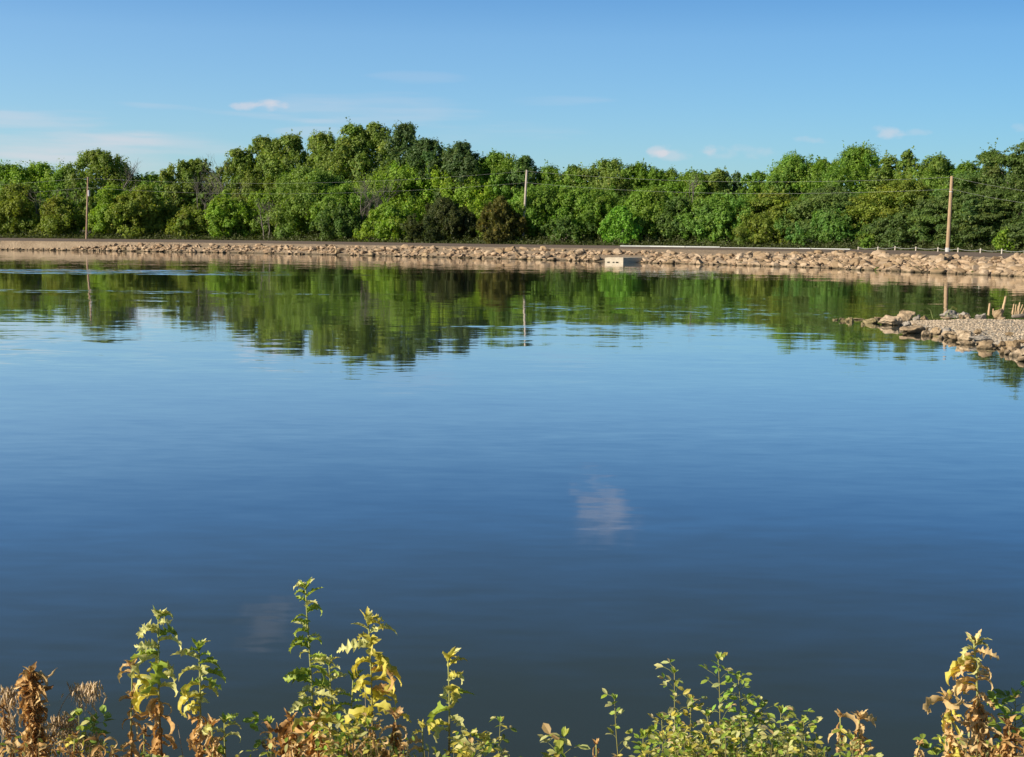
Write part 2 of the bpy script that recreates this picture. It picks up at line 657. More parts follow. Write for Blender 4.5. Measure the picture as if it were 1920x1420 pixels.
def bank_z(x, y):
    prof = float(np.interp(y / KF, [-400, -3, 1.2, 2.3, 2.9, 5.1, 7], [2.3, 2.3, 2.28, 2.1, 1.68, -.12, -1.5]))
    if y < 5.2 * KF:
        prof += .05 * mnoise.noise(Vector((x * 1.3, y * 1.3, 2))) * (1 if -3 < y else 0)
    return prof


ys = [-400, -60, -10, -3, -1.5, 0, .8, 1.2, 1.6, 2.0, 2.3, 2.6, 2.9, 3.3, 3.8, 4.3, 4.8, 5.1, 5.6, 7.0]
xs = [-320, -120, -40, -15] + list(np.linspace(-8, 8, 65)) + [15, 40, 120, 320]
rows = [[Vector((x, y * KF, bank_z(x, y * KF))) for y in ys] for x in xs]
strip('near_bank', [r for r in rows], M['soil'])

# ------------------------------------------------------------------ rocks


def rock_bm(seed, detail=0, flat=.62, n=15):
    rnd = random.Random(seed)
    bm = bmesh.new()
    for i in range(n):
        d = Vector((rnd.gauss(0, 1), rnd.gauss(0, 1), rnd.gauss(0, 1))).normalized()
        d *= rnd.uniform(.8, 1.0)
        bm.verts.new((d.x, d.y * .8, d.z * flat))
    r = bmesh.ops.convex_hull(bm, input=list(bm.verts))
    junk = [g for g in r['geom_interior'] + r['geom_unused'] if isinstance(g, bmesh.types.BMVert)]
    bmesh.ops.delete(bm, geom=[j for j in set(junk) if j.is_valid], context='VERTS')
    bmesh.ops.dissolve_limit(bm, angle_limit=R(16), verts=bm.verts[:], edges=bm.edges[:])
    bmesh.ops.bevel(bm, geom=bm.edges[:], offset=.10, segments=1 if not detail else 2, affect='EDGES', profile=.6, clamp_overlap=True)
    bmesh.ops.triangulate(bm, faces=bm.faces[:])
    if detail:
        for _ in range(detail):
            bmesh.ops.subdivide_edges(bm, edges=[e for e in bm.edges if e.calc_length() > .22], cuts=1, use_grid_fill=True)
            bmesh.ops.triangulate(bm, faces=bm.faces[:])
        bm.normal_update()
        off = Vector((seed * 3.1, seed * 1.7, seed))
        for v in bm.verts:
            a = mnoise.fractal(v.co * 1.7 + off, .9, 2.0, 5) * .17 + mnoise.noise(v.co * 6 + off) * .05
            strat = math.sin((v.co.z + mnoise.noise(v.co * 1.2 + off) * .15) * 16) * .014
            v.co += v.normal * (a + strat)
    # normalise to the unit box: x,y in -.5...5, z in 0..1
    mn = Vector([min(v.co[i] for v in bm.verts) for i in range(3)])
    mx = Vector([max(v.co[i] for v in bm.verts) for i in range(3)])
    for v in bm.verts:
        v.co = Vector(((v.co.x - mn.x) / (mx.x - mn.x) - .5, (v.co.y - mn.y) / (mx.y - mn.y) - .5, (v.co.z - mn.z) / (mx.z - mn.z)))
    return bm


def rock_mesh(name, seed, mat, detail=0, flat=.62, smooth=False):
    bm = rock_bm(seed, detail, flat)
    me = bpy.data.meshes.new(name)
    bm.to_mesh(me)
    bm.free()
    if smooth:
        me.polygons.foreach_set('use_smooth', np.ones(len(me.polygons), dtype=bool))
    me.materials.append(mat)
    return me


RV = [rock_mesh('riprap_rock', 100 + i, M['rock']) for i in range(12)]
rv_np = []
for me in RV:
    v = np.zeros(len(me.vertices) * 3, dtype=np.float32)
    me.vertices.foreach_get('co', v)
    f = np.array([list(p.vertices) for p in me.polygons], dtype=np.int32)
    rv_np.append((v.reshape(-1, 3), f))


def on_slope(px, s):
    w, e, f = curve(px)
    q = w.lerp(e, s)
    q.z = ZR * max(s, 0) ** .85 if s > 0 else s * .6
    return q, w, e


def riprap():
    rnd = random.Random(5)
    items = []
    N = 2900
    for i in range(N):
        px = rnd.uniform(-60, 1990) if rnd.random() < .62 else rnd.uniform(1120, 1990)
        top = float(np.interp(px, [-60, 40, 130, 220, 480, 700, 900, 1150, 1290, 1330, 1450, 1520, 1700, 1990], [.10, .12, .22, .62, .72, .8, .8, .72, .62, .5, .78, .86, .86, .86]))
        s = rnd.uniform(-.10, top) if rnd.random() < .8 else rnd.uniform(-.10, top * .5)
        if 1288 < px < 1420 and s > .6 and rnd.random() < .6:
            continue
        if 1122 < px < 1206 and s < .45:
            continue
        q, w, e = on_slope(px, s)
        base = float(np.interp(px, [0, 200, 480, 900, 1300, 1600, 1900], [.42, .68, .82, .88, .88, .95, .9]))
        L = base * rnd.choice([.45, .6, .6, .8, .8, 1., 1.0, 1.25, 1.6]) * rnd.uniform(.85, 1.15)
        sx, sy, sz = L, L * rnd.uniform(.5, .9), L * rnd.uniform(.28, .55)
        th = rnd.uniform(0, 6.28)
        tilt = rnd.gauss(0, .3)
        tilt2 = rnd.gauss(.12, .22)
        items.append((L / q.y, px, q, (sx, sy, sz), th, tilt, tilt2, rnd.randrange(len(RV)), rnd.random()))
    # the 300 that show largest are rocks of their own
    items.sort(key=lambda t: -t[0])
    head, tail = items[:300], items[300:]
    sect = [(1620, 'tan limestone boulder in the riprap below the leaning wooden pole and cable fence', 'boulders below the cable fence'),
            (1205, 'tan limestone boulder in the riprap between concrete box and cable fence', 'boulders between concrete box and cable fence'),
            (820, 'pale boulder in the riprap below the two dark cedars', 'boulders below the cedars'),
            (-999, 'small pinkish boulder in the riprap on far left bank', 'boulders of the far left bank')]
    for (_, px, q, sca, th, t1, t2, k, r) in head:
        o = bpy.data.objects.new('riprap_rock', RV[k])
        mt = Matrix.Rotation(th, 3, 'Z')
        mt = Matrix.Rotation(t2, 3, 'X') @ Matrix.Rotation(t1, 3, 'Y') @ mt
        o.rotation_euler = mt.to_euler()
        o.scale = sca
        o.location = q - Vector((0, 0, sca[2] * .18))
        link(o)
        for (x0, lb, g) in sect:
            if px >= x0:
                tag(o, lb, 'rock', g)
                break
    Vs, Fs, Cs = [], [], []
    b = 0
    for (_, px, q, sca, th, t1, t2, k, r) in tail:
        v, f = rv_np[k]
        mt = np.array(Matrix.Rotation(t2, 3, 'X') @ Matrix.Rotation(t1, 3, 'Y') @ Matrix.Rotation(th, 3, 'Z'))
        p = (v * np.array(sca)) @ mt.T + np.array(q - Vector((0, 0, sca[2] * .2)))
        Vs.append(p)
        Fs.append(f + b)
        g = .82 + .34 * r
        Cs.append(np.tile((g, g * (.99 - .05 * (r < .3)), g * (1.02 - .1 * (r < .4))), (len(v), 1)))
        b += len(v)
    o = obj('riprap', mesh_np('riprap', np.concatenate(Vs), np.concatenate(Fs), M['rock_many'], np.concatenate(Cs)))
    tag(o, 'smaller pale tan broken rocks filling the far bank slope', 'rock riprap', None, 'stuff')


riprap()

# ------------------------------------------------------------------ gravel spit on the right
SX = [1688, 1705, 1745, 1800, 1860, 1920, 2050, 2300, 2700]
SN = [610, 612, 620, 634, 648, 662, 690, 745, 840]
SB = [607, 605.5, 604, 603.5, 603, 602.5, 600, 594, 584]
rows = []
for px in list(np.linspace(1688, 2000, 53)) + list(np.linspace(2020, 2700, 30)):
    a = G(px, float(np.interp(px, SX, SN)), 0)
    b = G(px, float(np.interp(px, SX, SB)), 0)
    b = a.lerp(b, 1.0)
    d = (b - a).normalized()
    r = [a - d * 1.5 + Vector((0, 0, -.7))]
    hgt = min(.25, .03 + .26 * (b - a).length / 14)
    for k in range(0, 15):
        s = k / 14
        q = a.lerp(b, s)
        q.z = hgt * min(1, math.sin(math.pi * min(1, s * 1.0)) * 1.7) ** .8 + .03 * mnoise.noise(Vector((q.x * .8, q.y * .8, 0)))
        if k in (0, 14):
            q.z = -.03
        r.append(q)
    r.append(b + d * 1.5 + Vector((0, 0, -.7)))
    rows.append(r)
SPIT = rows
strip('gravel_spit', rows, M['gravel'])

spit_lib = {}


def spit_rock(x0, y0, x1, y1, z, seed, label, mat='rock_near', flat=.62, depth=.75, rot=0., tilt=0., sink=.22):
    """rock whose outline fills the box x0..x1, y0..y1 seen from the shore, resting at height z"""
    c = G((x0 + x1) / 2, y1, z)
    D = c.y
    pxm = D / F_ * 1.02
    w, h = (x1 - x0) * pxm, (y1 - y0) * pxm
    dep = w * depth
    me = rock_mesh('shore_rock', seed + 40, M[mat], 2, flat, seed % 3 == 0)
    o = bpy.data.objects.new('shore_rock', me)
    hh = max(h - dep * .06, h * .8) * 1.0 * (1 + sink)
    o.scale = (w * 1.04, dep, hh)
    o.rotation_euler = (0, tilt, rot)
    o.location = (c.x, c.y + dep * .45, z - hh * sink)
    link(o)
    tag(o, label, 'rock', 'rocks along the gravel spit')


spit_data = [
    (1653, 590, 1699, 611, 0.0, 1, 'large rounded tan boulder at the water end of the gravel spit', 'rock_near', .7),
    (1681, 581, 1718, 602, .05, 2, 'tall pointed tan boulder behind the rounded boulder on the spit', 'rock_near', .8),
    (1713, 589, 1728, 601, .1, 3, 'small grey rock leaning against the pointed boulder', 'rock_grey', .7),
    (1727, 591, 1744, 602, .1, 4, 'small tan rock right of the pointed boulder', 'rock_near', .6),
    (1694, 601, 1712, 611, .08, 5, 'small pale grey rock in front of the pointed boulder', 'rock_grey', .6),
    (1692, 609, 1742, 626, 0.0, 6, 'long flat tan slab with pitted end at the water edge', 'rock_near', .5),
    (1727, 619, 1744, 631, -.02, 7, 'small round yellowish rock standing in the water', 'rock_near', .8),
    (1744, 612, 1768, 628, 0.0, 8, 'squat tan rock beside the small round yellowish rock', 'rock_near', .7),
    (1764, 614, 1790, 626, .05, 9, 'dark shaded slab right of the squat tan rock', 'rock_grey', .5),
    (1772, 620, 1806, 630, .1, 10, 'thin flat tan slab lying at the gravel edge', 'rock_near', .35),
    (1797, 618, 1830, 638, .08, 11, 'upright tan slab rock against the gravel edge', 'rock_near', .6),
    (1779, 626, 1802, 640, 0.0, 12, 'tan wedge shaped rock below the thin flat slab', 'rock_near', .6),
    (1798, 637, 1832, 648, -.02, 13, 'low wet edged tan rock partly in the water', 'rock_near', .5),
    (1821, 628, 1861, 640, .1, 14, 'dark slanting slab among the tan shore rocks', 'rock_grey', .4),
    (1834, 637, 1875, 655, 0.0, 15, 'broad mound shaped tan rock with moss at its foot', 'rock_near', .62),
    (1871, 638, 1893, 651, .05, 16, 'small brown rock between two broad tan rocks', 'rock_near', .7),
    (1889, 635, 1920, 655, .05, 17, 'pale speckled boulder near the right edge of the spit', 'rock_near', .8),
    (1878, 650, 1896, 663, -.02, 18, 'small smooth buff rock below the pale speckled boulder', 'rock_near', .7),
    (1896, 652, 1935, 670, -.02, 19, 'large flat topped buff rock at the lower right shore', 'rock_near', .5),
    (1828, 617, 1842, 626, .25, 20, 'small tan rock on the gravel behind the upright slab', 'rock_near', .6),
    (1886, 622, 1902, 629, .3, 21, 'low pale stone lying on the open gravel', 'rock_near', .45),
    (1912, 635, 1938, 646, .15, 22, 'brown rock cut by the right edge of the view', 'rock_near', .6),
    (1765, 580, 1803, 594, .2, 23, 'long grey white rock at the back edge of the gravel', 'rock_grey', .55),
    (1799, 583, 1820, 593, .2, 24, 'dark grey rock behind the two small buff rocks', 'rock_grey', .6),
    (1799, 589, 1808, 598, .25, 25, 'small round buff stone in front of the long grey white rock', 'rock_near', .8),
    (1807, 588, 1821, 598, .25, 26, 'buff block right of the small round buff stone', 'rock_near', .7),
    (1765, 593, 1792, 599, .22, 27, 'thin buff slab in front of the long grey white rock', 'rock_near', .35),
    (1830, 586, 1852, 598, .25, 28, 'smooth grey boulder left of the cut stakes', 'rock_grey', .8),
    (1863, 577, 1884, 597, .2, 29, 'upright jagged tan chunk below the leaning stake', 'rock_near', .9),
    (1872, 593, 1886, 599, .25, 30, 'small white stone at the foot of the jagged tan chunk', 'rock_near', .5),
    (1574, 595, 1588, 604, -.03, 31, 'low mossy rock near the tip of the sunken rock line', 'rock_moss', .5),
    (1587, 594, 1602, 605, -.03, 32, 'rounded mossy rock in the sunken line off the spit', 'rock_moss', .6),
    (1600, 596, 1624, 601, -.02, 33, 'long thin wet rock in the sunken line off the spit', 'rock_moss', .4),
    (1621, 595, 1652, 608, -.03, 34, 'broad mossy boulder just left of the rounded tan boulder', 'rock_moss', .55),
    (1615, 604, 1623, 611, -.04, 35, 'tiny yellowish rock in the water before the broad mossy boulder', 'rock_moss', .7),
    (1562, 597, 1573, 602, -.03, 36, 'tiny mossy rock at the far tip of the sunken line', 'rock_moss', .5),
    (1640, 594, 1660, 601, -.02, 37, 'flat tan rock behind the broad mossy boulder', 'rock_near', .4),
    (1850, 656, 1866, 661, -.03, 38, 'thin green stained stone awash below the broad mound rock', 'rock_moss', .4),
    (1747, 628, 1768, 634, -.05, 39, 'flat yellow green stone just under the water', 'rock_moss', .3),
    (1906, 667, 1940, 680, -.04, 40, 'rough dark based rock lowest on the right shore', 'rock_near', .6),
]
for i, d in enumerate(spit_data):
    rr = random.Random(900 + i)
    spit_rock(*d[:7], mat=d[7], flat=d[8], depth=rr.uniform(.6, .9), rot=rr.uniform(-.25, .25), tilt=rr.uniform(-.08, .08))

rnd = random.Random(31)
EDGE = []
for i in range(46):
    px = rnd.uniform(1655, 1918)
    yy = float(np.interp(px, [1650, 1700, 1745, 1800, 1860, 1920], [604, 619, 628, 642, 655, 676])) - rnd.uniform(-3, 12)
    c = G(px, yy, .02)
    L = rnd.uniform(.10, .30)
    o = bpy.data.objects.new('shore_stone', RV[rnd.randrange(len(RV))])
    o.scale = (L * 1.2, L * .9, L * .7)
    o.rotation_euler = (rnd.gauss(0, .3), rnd.gauss(0, .3), rnd.uniform(0, 6.28))
    o.location = (c.x, c.y, .0)
    tag(link(o), 'small broken stone wedged between the larger rocks along the gravel edge', 'stone', 'small stones at the gravel edge')

# pebbles spread on the gravel (uncountable)
rnd = random.Random(77)
Vs, Fs, Cs, b = [], [], [], 0
for i in range(5200):
    r = SPIT[min(len(SPIT) - 2, int(rnd.uniform(3, 60)))]
    j = rnd.randrange(2, len(r) - 3)
    q = r[j].lerp(r[j + 1], rnd.random())
    q = q + Vector((rnd.uniform(-.12, .12), 0, 0))
    v, f = rv_np[rnd.randrange(len(rv_np))]
    L = rnd.choice([.03, .04, .05, .06, .07, .09]) * rnd.uniform(.8, 1.2)
    mt = np.array(Matrix.Rotation(rnd.uniform(0, 6.3), 3, 'Z'))
    p = (v * np.array((L, L * .8, L * .6))) @ mt.T + np.array((q.x, q.y, q.z - L * .15))
    Vs.append(p); Fs.append(f + b); b += len(v)
    g = rnd.uniform(.8, 1.75)
    Cs.append(np.tile((g, g * 1.06, g * 1.2), (len(v), 1)))
tag(obj('gravel', mesh_np('gravel', np.concatenate(Vs), np.concatenate(Fs), M['pebble'], np.concatenate(Cs))), 'pale loose gravel covering the spit', 'gravel', None, 'stuff')


def stake(name, bx, by, tx, ty, z, wpx, label, cat='stake', group=None):
    b0 = G(bx, by, z)
    t0 = P(tx, ty, b0.y + .05)
    r = wpx * b0.y / F_ / 2
    mb = MB()
    d = t0 - b0
    pts = [b0 - d * .15] + [b0 + d * k + Vector((random.uniform(-.25, .25) * r, 0, 0)) for k in (0, .33, .66, .97)]
    mb.tube(pts, [r, r, r * .95, r * .9, r * .8], 8)
    mb.tube([pts[-1], pts[-1] + d * .05 + Vector((r * .5, 0, 0))], [r * .75, r * .2], 6)
    o = mb.build(name, M['reed'])
    tag(o, label, cat, group)


random.seed(4)
stake('cut_stake', 1854, 589, 1856, 569, .25, 4.2, 'short cut wooden stake right of the smooth grey boulder', group='cut stakes on the spit')
stake('cut_stake', 1862, 588, 1862, 579, .25, 2.4, 'shortest thin stake between short stake and jagged tan chunk', group='cut stakes on the spit')
stake('cut_stake', 1880, 583, 1886, 556, .25, 4.6, 'tallest leaning stake rising behind the jagged tan chunk', group='cut stakes on the spit')
for k, (bx, tx, ty, w) in enumerate([(1899, 1901, 570, 2.6), (1903, 1905, 571, 2.2), (1906, 1909, 574, 2.0), (1909, 1912, 567, 3.0), (1911, 1918, 571, 2.0), (1915, 1923, 574, 2.0), (1897, 1899, 579, 1.6), (1917, 1921, 578, 2.4)]):
    stake('reed_stub', bx, 588, tx, ty, .25, w, 'dry broken reed stub in the clump right of the tallest stake', 'reed stub', 'dry reed stubs on the spit')
b0, t0 = G(1898, 596, .3), G(1990, 594, .3)
mb = MB()
mb.tube([b0.lerp(t0, k / 5) + Vector((0, 0, .06 + .02 * math.sin(k * 2))) for k in range(6)], [.07, .1, .11, .1, .11, .1], 9)
tag(mb.build('driftwood_log', M['bark'], smooth=True), 'grey driftwood log lying below the reed stubs', 'log')

# ------------------------------------------------------------------ foliage


def leaf_quads(C, N, S, col, rng, aspect=.62, droop=0.):
    """kite-shaped leaf clumps at C with normals N, length S"""
    n = len(C)
    T = rng.normal(size=(n, 3))
    T[:, 2] -= droop
    T -= N * np.sum(T * N, 1, keepdims=True)
    T /= np.linalg.norm(T, axis=1, keepdims=True) + 1e-9
    B = np.cross(N, T)
    s = S[:, None]
    asp = (aspect * rng.uniform(.7, 1.3, n))[:, None]
    v0 = C - T * s * .5
    v1 = C + B * s * .5 * asp + N * s * .08 - T * s * .05
    v2 = C + T * s * .5 - N * s * .06
    v3 = C - B * s * .5 * asp + N * s * .08 - T * s * .05
    V = np.stack([v0, v1, v2, v3], 1).reshape(-1, 3)
    F = np.arange(n * 4, dtype=np.int32).reshape(-1, 4)
    return V, F, np.repeat(col, 4, axis=0)


PROF = {
    'round': lambda u: np.sqrt(np.clip(1 - (2 * u - .92) ** 2 * .95, .05, 1)),
    'tall': lambda u: np.clip(.55 + .6 * np.sin(np.pi * np.clip(u, 0, 1) ** .9) - .35 * u ** 3, .12, 1),
    'dome': lambda u: np.sqrt(np.clip(1 - u ** 2.4, .04, 1)),
    'cone': lambda u: np.clip(1.0 - u ** 2.6, .16, 1) * np.clip(.8 + u * .9, 0, 1),
    'layer': lambda u: np.clip(.75 + .35 * np.sin(np.pi * u), .2, 1) * np.sqrt(np.clip(1.02 - u ** 3, .05, 1)),
}


def make_tree(name, label, px, top, wpx, back, kind, colr, group, base=None, bottom=.0, lean=0., dens=1., seed=0, lobes=None, limbs=True, cat='tree', spread=1., cover=1.):
    rng = np.random.default_rng(seed)
    rnd = random.Random(seed)
    Y = treeY(px) + back * 1.3 + .3 + (70 if back > 8 else 0) * float(np.interp(px, [0, 1500, 1900], [1, 1, .6]))
    base_p = P(px, 440, Y)
    top_p = P(px, top, Y)
    zb = ZF - .05
    H = top_p.z - zb
    w = wpx * Y / F_ * {'cottonwood': 1.8, 'broadleaf': 1.62, 'dome': 1.18, 'locust': 1.3, 'cedar': 1.06, 'shrub': 1.1}[kind]
    Y0 = Y
    Y = Y + w * .46                 # the crown stays behind the road edge
    base_p, top_p = P(px, 440, Y), P(px, top, Y)
    H = top_p.z - zb
    w *= Y / Y0
    loc = Vector((base_p.x, Y, zb))
    root = empty(name, loc, label, cat, group)
    prof = {'cottonwood': 'tall', 'broadleaf': 'round', 'dome': 'dome', 'locust': 'layer', 'cedar': 'cone', 'shrub': 'dome'}[kind]
    pf = PROF[prof]
    z0 = H * bottom
    hc = H - z0
    s0 = .0029 * Y / KF
    if kind == 'cedar':
        s0 *= .8
    n_l = lobes or {'cottonwood': 36, 'broadleaf': 42, 'dome': 42, 'locust': 40, 'cedar': 60, 'shrub': 18}[kind]
    # sample lobes
    cs, rs = [], []
    tries = 0
    while len(cs) < n_l and tries < n_l * 30:
        tries += 1
        u = rnd.random() ** .85
        if kind == 'cottonwood':
            r = w * rnd.uniform(.07, .155)
        elif kind == 'locust':
            r = w * rnd.uniform(.11, .18)
        elif kind == 'cedar':
            r = w * rnd.uniform(.06, .11)
        else:
            r = w * rnd.uniform(.07, .17)
        r = min(r, hc * .2)
        a = rnd.uniform(0, 2 * math.pi)
        rad = float(pf(np.array(u))) * w / 2 - r * .75
        rad = max(rad, 0) * (rnd.uniform(.35, 1.) ** .45)
        wob = 1 + .22 * math.sin(a * 2 + seed) + .15 * math.sin(a * 3 + seed * 2 + u * 5)
        zc = z0 + r * .6 + u * (hc - r * 1.55)
        c = np.array((math.cos(a) * rad * wob + lean * u * w, math.sin(a) * rad * wob, zc))
        cs.append(c)
        rs.append(r)
    # make sure the peak is reached
    for k in range(3 if kind == 'cottonwood' else 2):
        r = w * rnd.uniform(.07, .12)
        r = min(r, hc * .14)
        cs.append(np.array(((k - 1) * w * .13 * rnd.uniform(.4, 1.4) + lean * w, rnd.uniform(-.1, .1) * w, H - r * (1.0 + abs(k - 1) * rnd.uniform(.6, 2.2)))))
        rs.append(r)
    base_c = np.array(colr)
    Cs, Ns, Ss, Ks = [], [], [], []
    sq = np.array({'locust': (1.45, 1.25, .5), 'cottonwood': (.95, .95, 1.15), 'cedar': (.8, .8, 1.3)}.get(kind, (1.08, 1.08, .88)))
    axis = np.array((0, 0, H * .45))
    for c, r in zip(cs, rs):
        lobe_c = base_c * (1 + rng.normal() * .09) * np.array((1 + rng.normal() * .06, 1, 1 + rng.normal() * .08))
        nt = int(np.clip(7 + 5 * r * dens, 7, 15))
        od = c - axis
        od[2] *= .6
        od = od / (np.linalg.norm(od) + 1e-6)
        td = rng.normal(size=(nt, 3)) + od * .75 + np.array((0, 0, .45))
        td /= np.linalg.norm(td, axis=1, keepdims=True)
        rt = r * rng.uniform(.20, .48, nt)
        tcs = c + td * (r * rng.uniform(.45, 1.3, nt))[:, None] * sq
        tcs[:, 2] = np.minimum(tcs[:, 2], H - rt * .8)
        for tc, rr_, dd in zip(tcs, rt, td):
            nl = int(np.clip(1.75 * 4 * math.pi * rr_ * rr_ / (s0 * s0), 10, 72))
            d = rng.normal(size=(nl, 3)) + dd * .45
            d /= np.linalg.norm(d, axis=1, keepdims=True)
            st = np.array((1.2, 1.2, .55)) if kind == 'locust' else np.array((.95, .95, rng.uniform(.85, 1.75) if dd[2] > .2 else 1.))
            p = tc + d * (rr_ * (.4 + .85 * rng.random(nl) ** 1.3))[:, None] * st
            nn = d * .75 + dd * .35 + rng.normal(size=(nl, 3)) * .30 + np.array((0, 0, .7 if kind == 'locust' else .2))
            nn /= np.linalg.norm(nn, axis=1, keepdims=True)
            k = lobe_c * (1 + rng.normal() * .07) * (1 + rng.normal(size=(nl, 1)) * .13)
            yel = rng.random(nl) < .025
            k[yel] = k[yel] * np.array((1.6, 1.2, .8))
            Cs.append(p); Ns.append(nn); Ks.append(k)
            Ss.append(s0 * rng.uniform(.6, 1.35, nl))
    # young shoots breaking the outline
    for i in range(44 if kind not in ('cedar', 'shrub') else 8):
        li = rnd.randrange(len(cs))
        c, r = cs[li], rs[li]
        if c[2] < H * .35:
            continue
        dd = rng.normal(size=3) * .55 + np.array((0, 0, .9))
        dd /= np.linalg.norm(dd)
        nl = 16
        tt = rng.random(nl)
        ln = r * rng.uniform(.5, 1.5)
        p = c + dd * (r * .75 + ln * tt)[:, None] + rng.normal(size=(nl, 3)) * (s0 * .55 * (1.2 - tt))[:, None]
        p[:, 2] = np.minimum(p[:, 2], H + .012 * Y / KF)
        nn = rng.normal(size=(nl, 3)) * .6 + np.array((-.3, -.4, .5))
        nn /= np.linalg.norm(nn, axis=1, keepdims=True)
        Cs.append(p); Ns.append(nn); Ks.append(np.tile(base_c, (nl, 1)) * (1 + rng.normal(size=(nl, 1)) * .15))
        Ss.append(s0 * rng.uniform(.6, 1.15, nl))
    # thin inner filling so the crown is not hollow
    nf = int(sum(len(x) for x in Cs) * .16)
    u = rng.random(nf)
    a = rng.random(nf) * 2 * np.pi
    rad = pf(u) * w / 2 * .62 * np.sqrt(rng.random(nf))
    p = np.stack([np.cos(a) * rad + lean * u * w, np.sin(a) * rad, z0 + u * hc * .86], 1)
    nn = rng.normal(size=(nf, 3)); nn /= np.linalg.norm(nn, axis=1, keepdims=True)
    Cs.append(p); Ns.append(nn); Ks.append(np.tile(base_c * .9, (nf, 1))); Ss.append(s0 * rng.uniform(1., 1.9, nf))
    C = np.concatenate(Cs); N = np.concatenate(Ns); S = np.concatenate(Ss); K = np.clip(np.concatenate(Ks), .004, .6)
    C[:, 2] = np.maximum(C[:, 2], .12)
    if kind == 'cedar':
        # feathery upswept sprays: long thin leaves pointing up and out
        V, F, cc = leaf_quads(C, N, S * 2.0, K, rng, .26, -1.1)
    else:
        V, F, cc = leaf_quads(C, N, S, K, rng)
    obj('crown', mesh_np('crown', V, F, M['leaf'], cc), root)
    # trunk and limbs
    mb = MB()
    tr = max(.08, min(.42, .022 * H + .02 * w))
    npt = 6
    th = z0 + hc * (.62 if kind != 'cedar' else .85)
    ax = [Vector((lean * w * (k / npt) + rnd.uniform(-.03, .03) * w * (k > 0), rnd.uniform(-.03, .03) * w * (k > 0), th * k / npt - (.2 if k == 0 else 0))) for k in range(npt + 1)]
    mb.tube(ax, [tr * (1.25 if k == 0 else 1) * (1 - .72 * k / npt) for k in range(npt + 1)], 7)
    if limbs:
        order = list(range(len(cs)))
        rnd.shuffle(order)
        for i in order[:(16 if kind in ('cottonwood', 'locust') else 10)]:
            c = Vector(cs[i])
            t = max(.15, min(.95, (c.z / th) * rnd.uniform(.45, .8)))
            f = t * npt
            k = min(npt - 1, int(f))
            st = ax[k].lerp(ax[k + 1], f - k)
            if c.z < st.z:
                st = ax[max(0, k - 2)]
            midp = st.lerp(c, .5) + Vector((0, 0, -.08 * (c - st).length))
            r0 = tr * (1 - .72 * t) * .5
            mb.tube([st, st.lerp(midp, .6), midp, midp.lerp(c, .6), c], [r0, r0 * .8, r0 * .62, r0 * .42, r0 * .2], 5)
    mb.build('trunk', M['bark'], root)
    return root


def bare_branches(mb, p, d, L, r, depth, rnd):
    pts = [p]
    q = p.copy()
    dd = d.copy()
    for k in range(4):
        dd = (dd + Vector((rnd.gauss(0, .16), rnd.gauss(0, .16), rnd.gauss(.05, .1)))).normalized()
        q = q + dd * (L / 4)
        pts.append(q.copy())
    mb.tube(pts, [r, r * .86, r * .72, r * .6, r * .45], 4)
    if depth <= 0:
        return
    for k in range(rnd.choice([2, 3, 3])):
        st = pts[rnd.choice([2, 3, 4])]
        nd = (dd + Vector((rnd.gauss(0, .55), rnd.gauss(0, .55), rnd.gauss(.1, .35)))).normalized()
        bare_branches(mb, st, nd, L * rnd.uniform(.55, .8), r * .55, depth - 1, rnd)


def bare_tree(label, px, top, wpx, back, seed, stems=3, depth=3, lean=(0, 0), group='trees along the far shore', base_h=None, name='bare_tree', rad=.11):
    rnd = random.Random(seed)
    Y = treeY(px) + back * 1.3
    b = P(px, 440, Y)
    H = P(px, top, Y).z - ZF
    loc = Vector((b.x, Y, ZF - .05))
    w = wpx * Y / F_
    root = empty(name, loc, label, 'tree', group)
    tr, br = MB(), MB()
    for s in range(stems):
        x = (s - (stems - 1) / 2) / max(1, stems) * w
        st = Vector((x * .6, rnd.uniform(-.3, .3), 0))
        tip = Vector((x + lean[0] * w, rnd.uniform(-.4, .4), H * rnd.uniform(.5, .62)))
        pts = [st.lerp(tip, k / 5) + Vector((rnd.uniform(-.12, .12), rnd.uniform(-.1, .1), 0)) * (0 < k < 5) for k in range(6)]
        tr.tube(pts, [rad * (1.3 - .12 * k) for k in range(6)], 6)
        for k in (2, 3, 4, 5, 5, 5):
            d = Vector((rnd.gauss(lean[0], .45), rnd.gauss(0, .3), 1)).normalized()
            bare_branches(br, pts[k], d, H * rnd.uniform(.16, .24), rad * .5, depth, rnd)
    tr.build('trunk', M['bare_wood'], root)
    br.build('branches', M['bare_wood'], root)
    return root


# colours (real leaf reflectances)
OLV = (0.205, 0.266, 0.042)
GRN = (0.172, 0.292, 0.042)
BRI = (0.226, 0.351, 0.043)
DRK = (0.108, 0.185, 0.040)
COT = (0.190, 0.269, 0.058)
YEL = (0.216, 0.329, 0.039)
CED = (.105, .085, .026)
PAL = (0.200, 0.284, 0.060)
TG = 'trees along the far shore'
T = []


def t(label, px, top, w, back, kind, col, **k):
    T.append((label, px, top, w, back, kind, col, k))


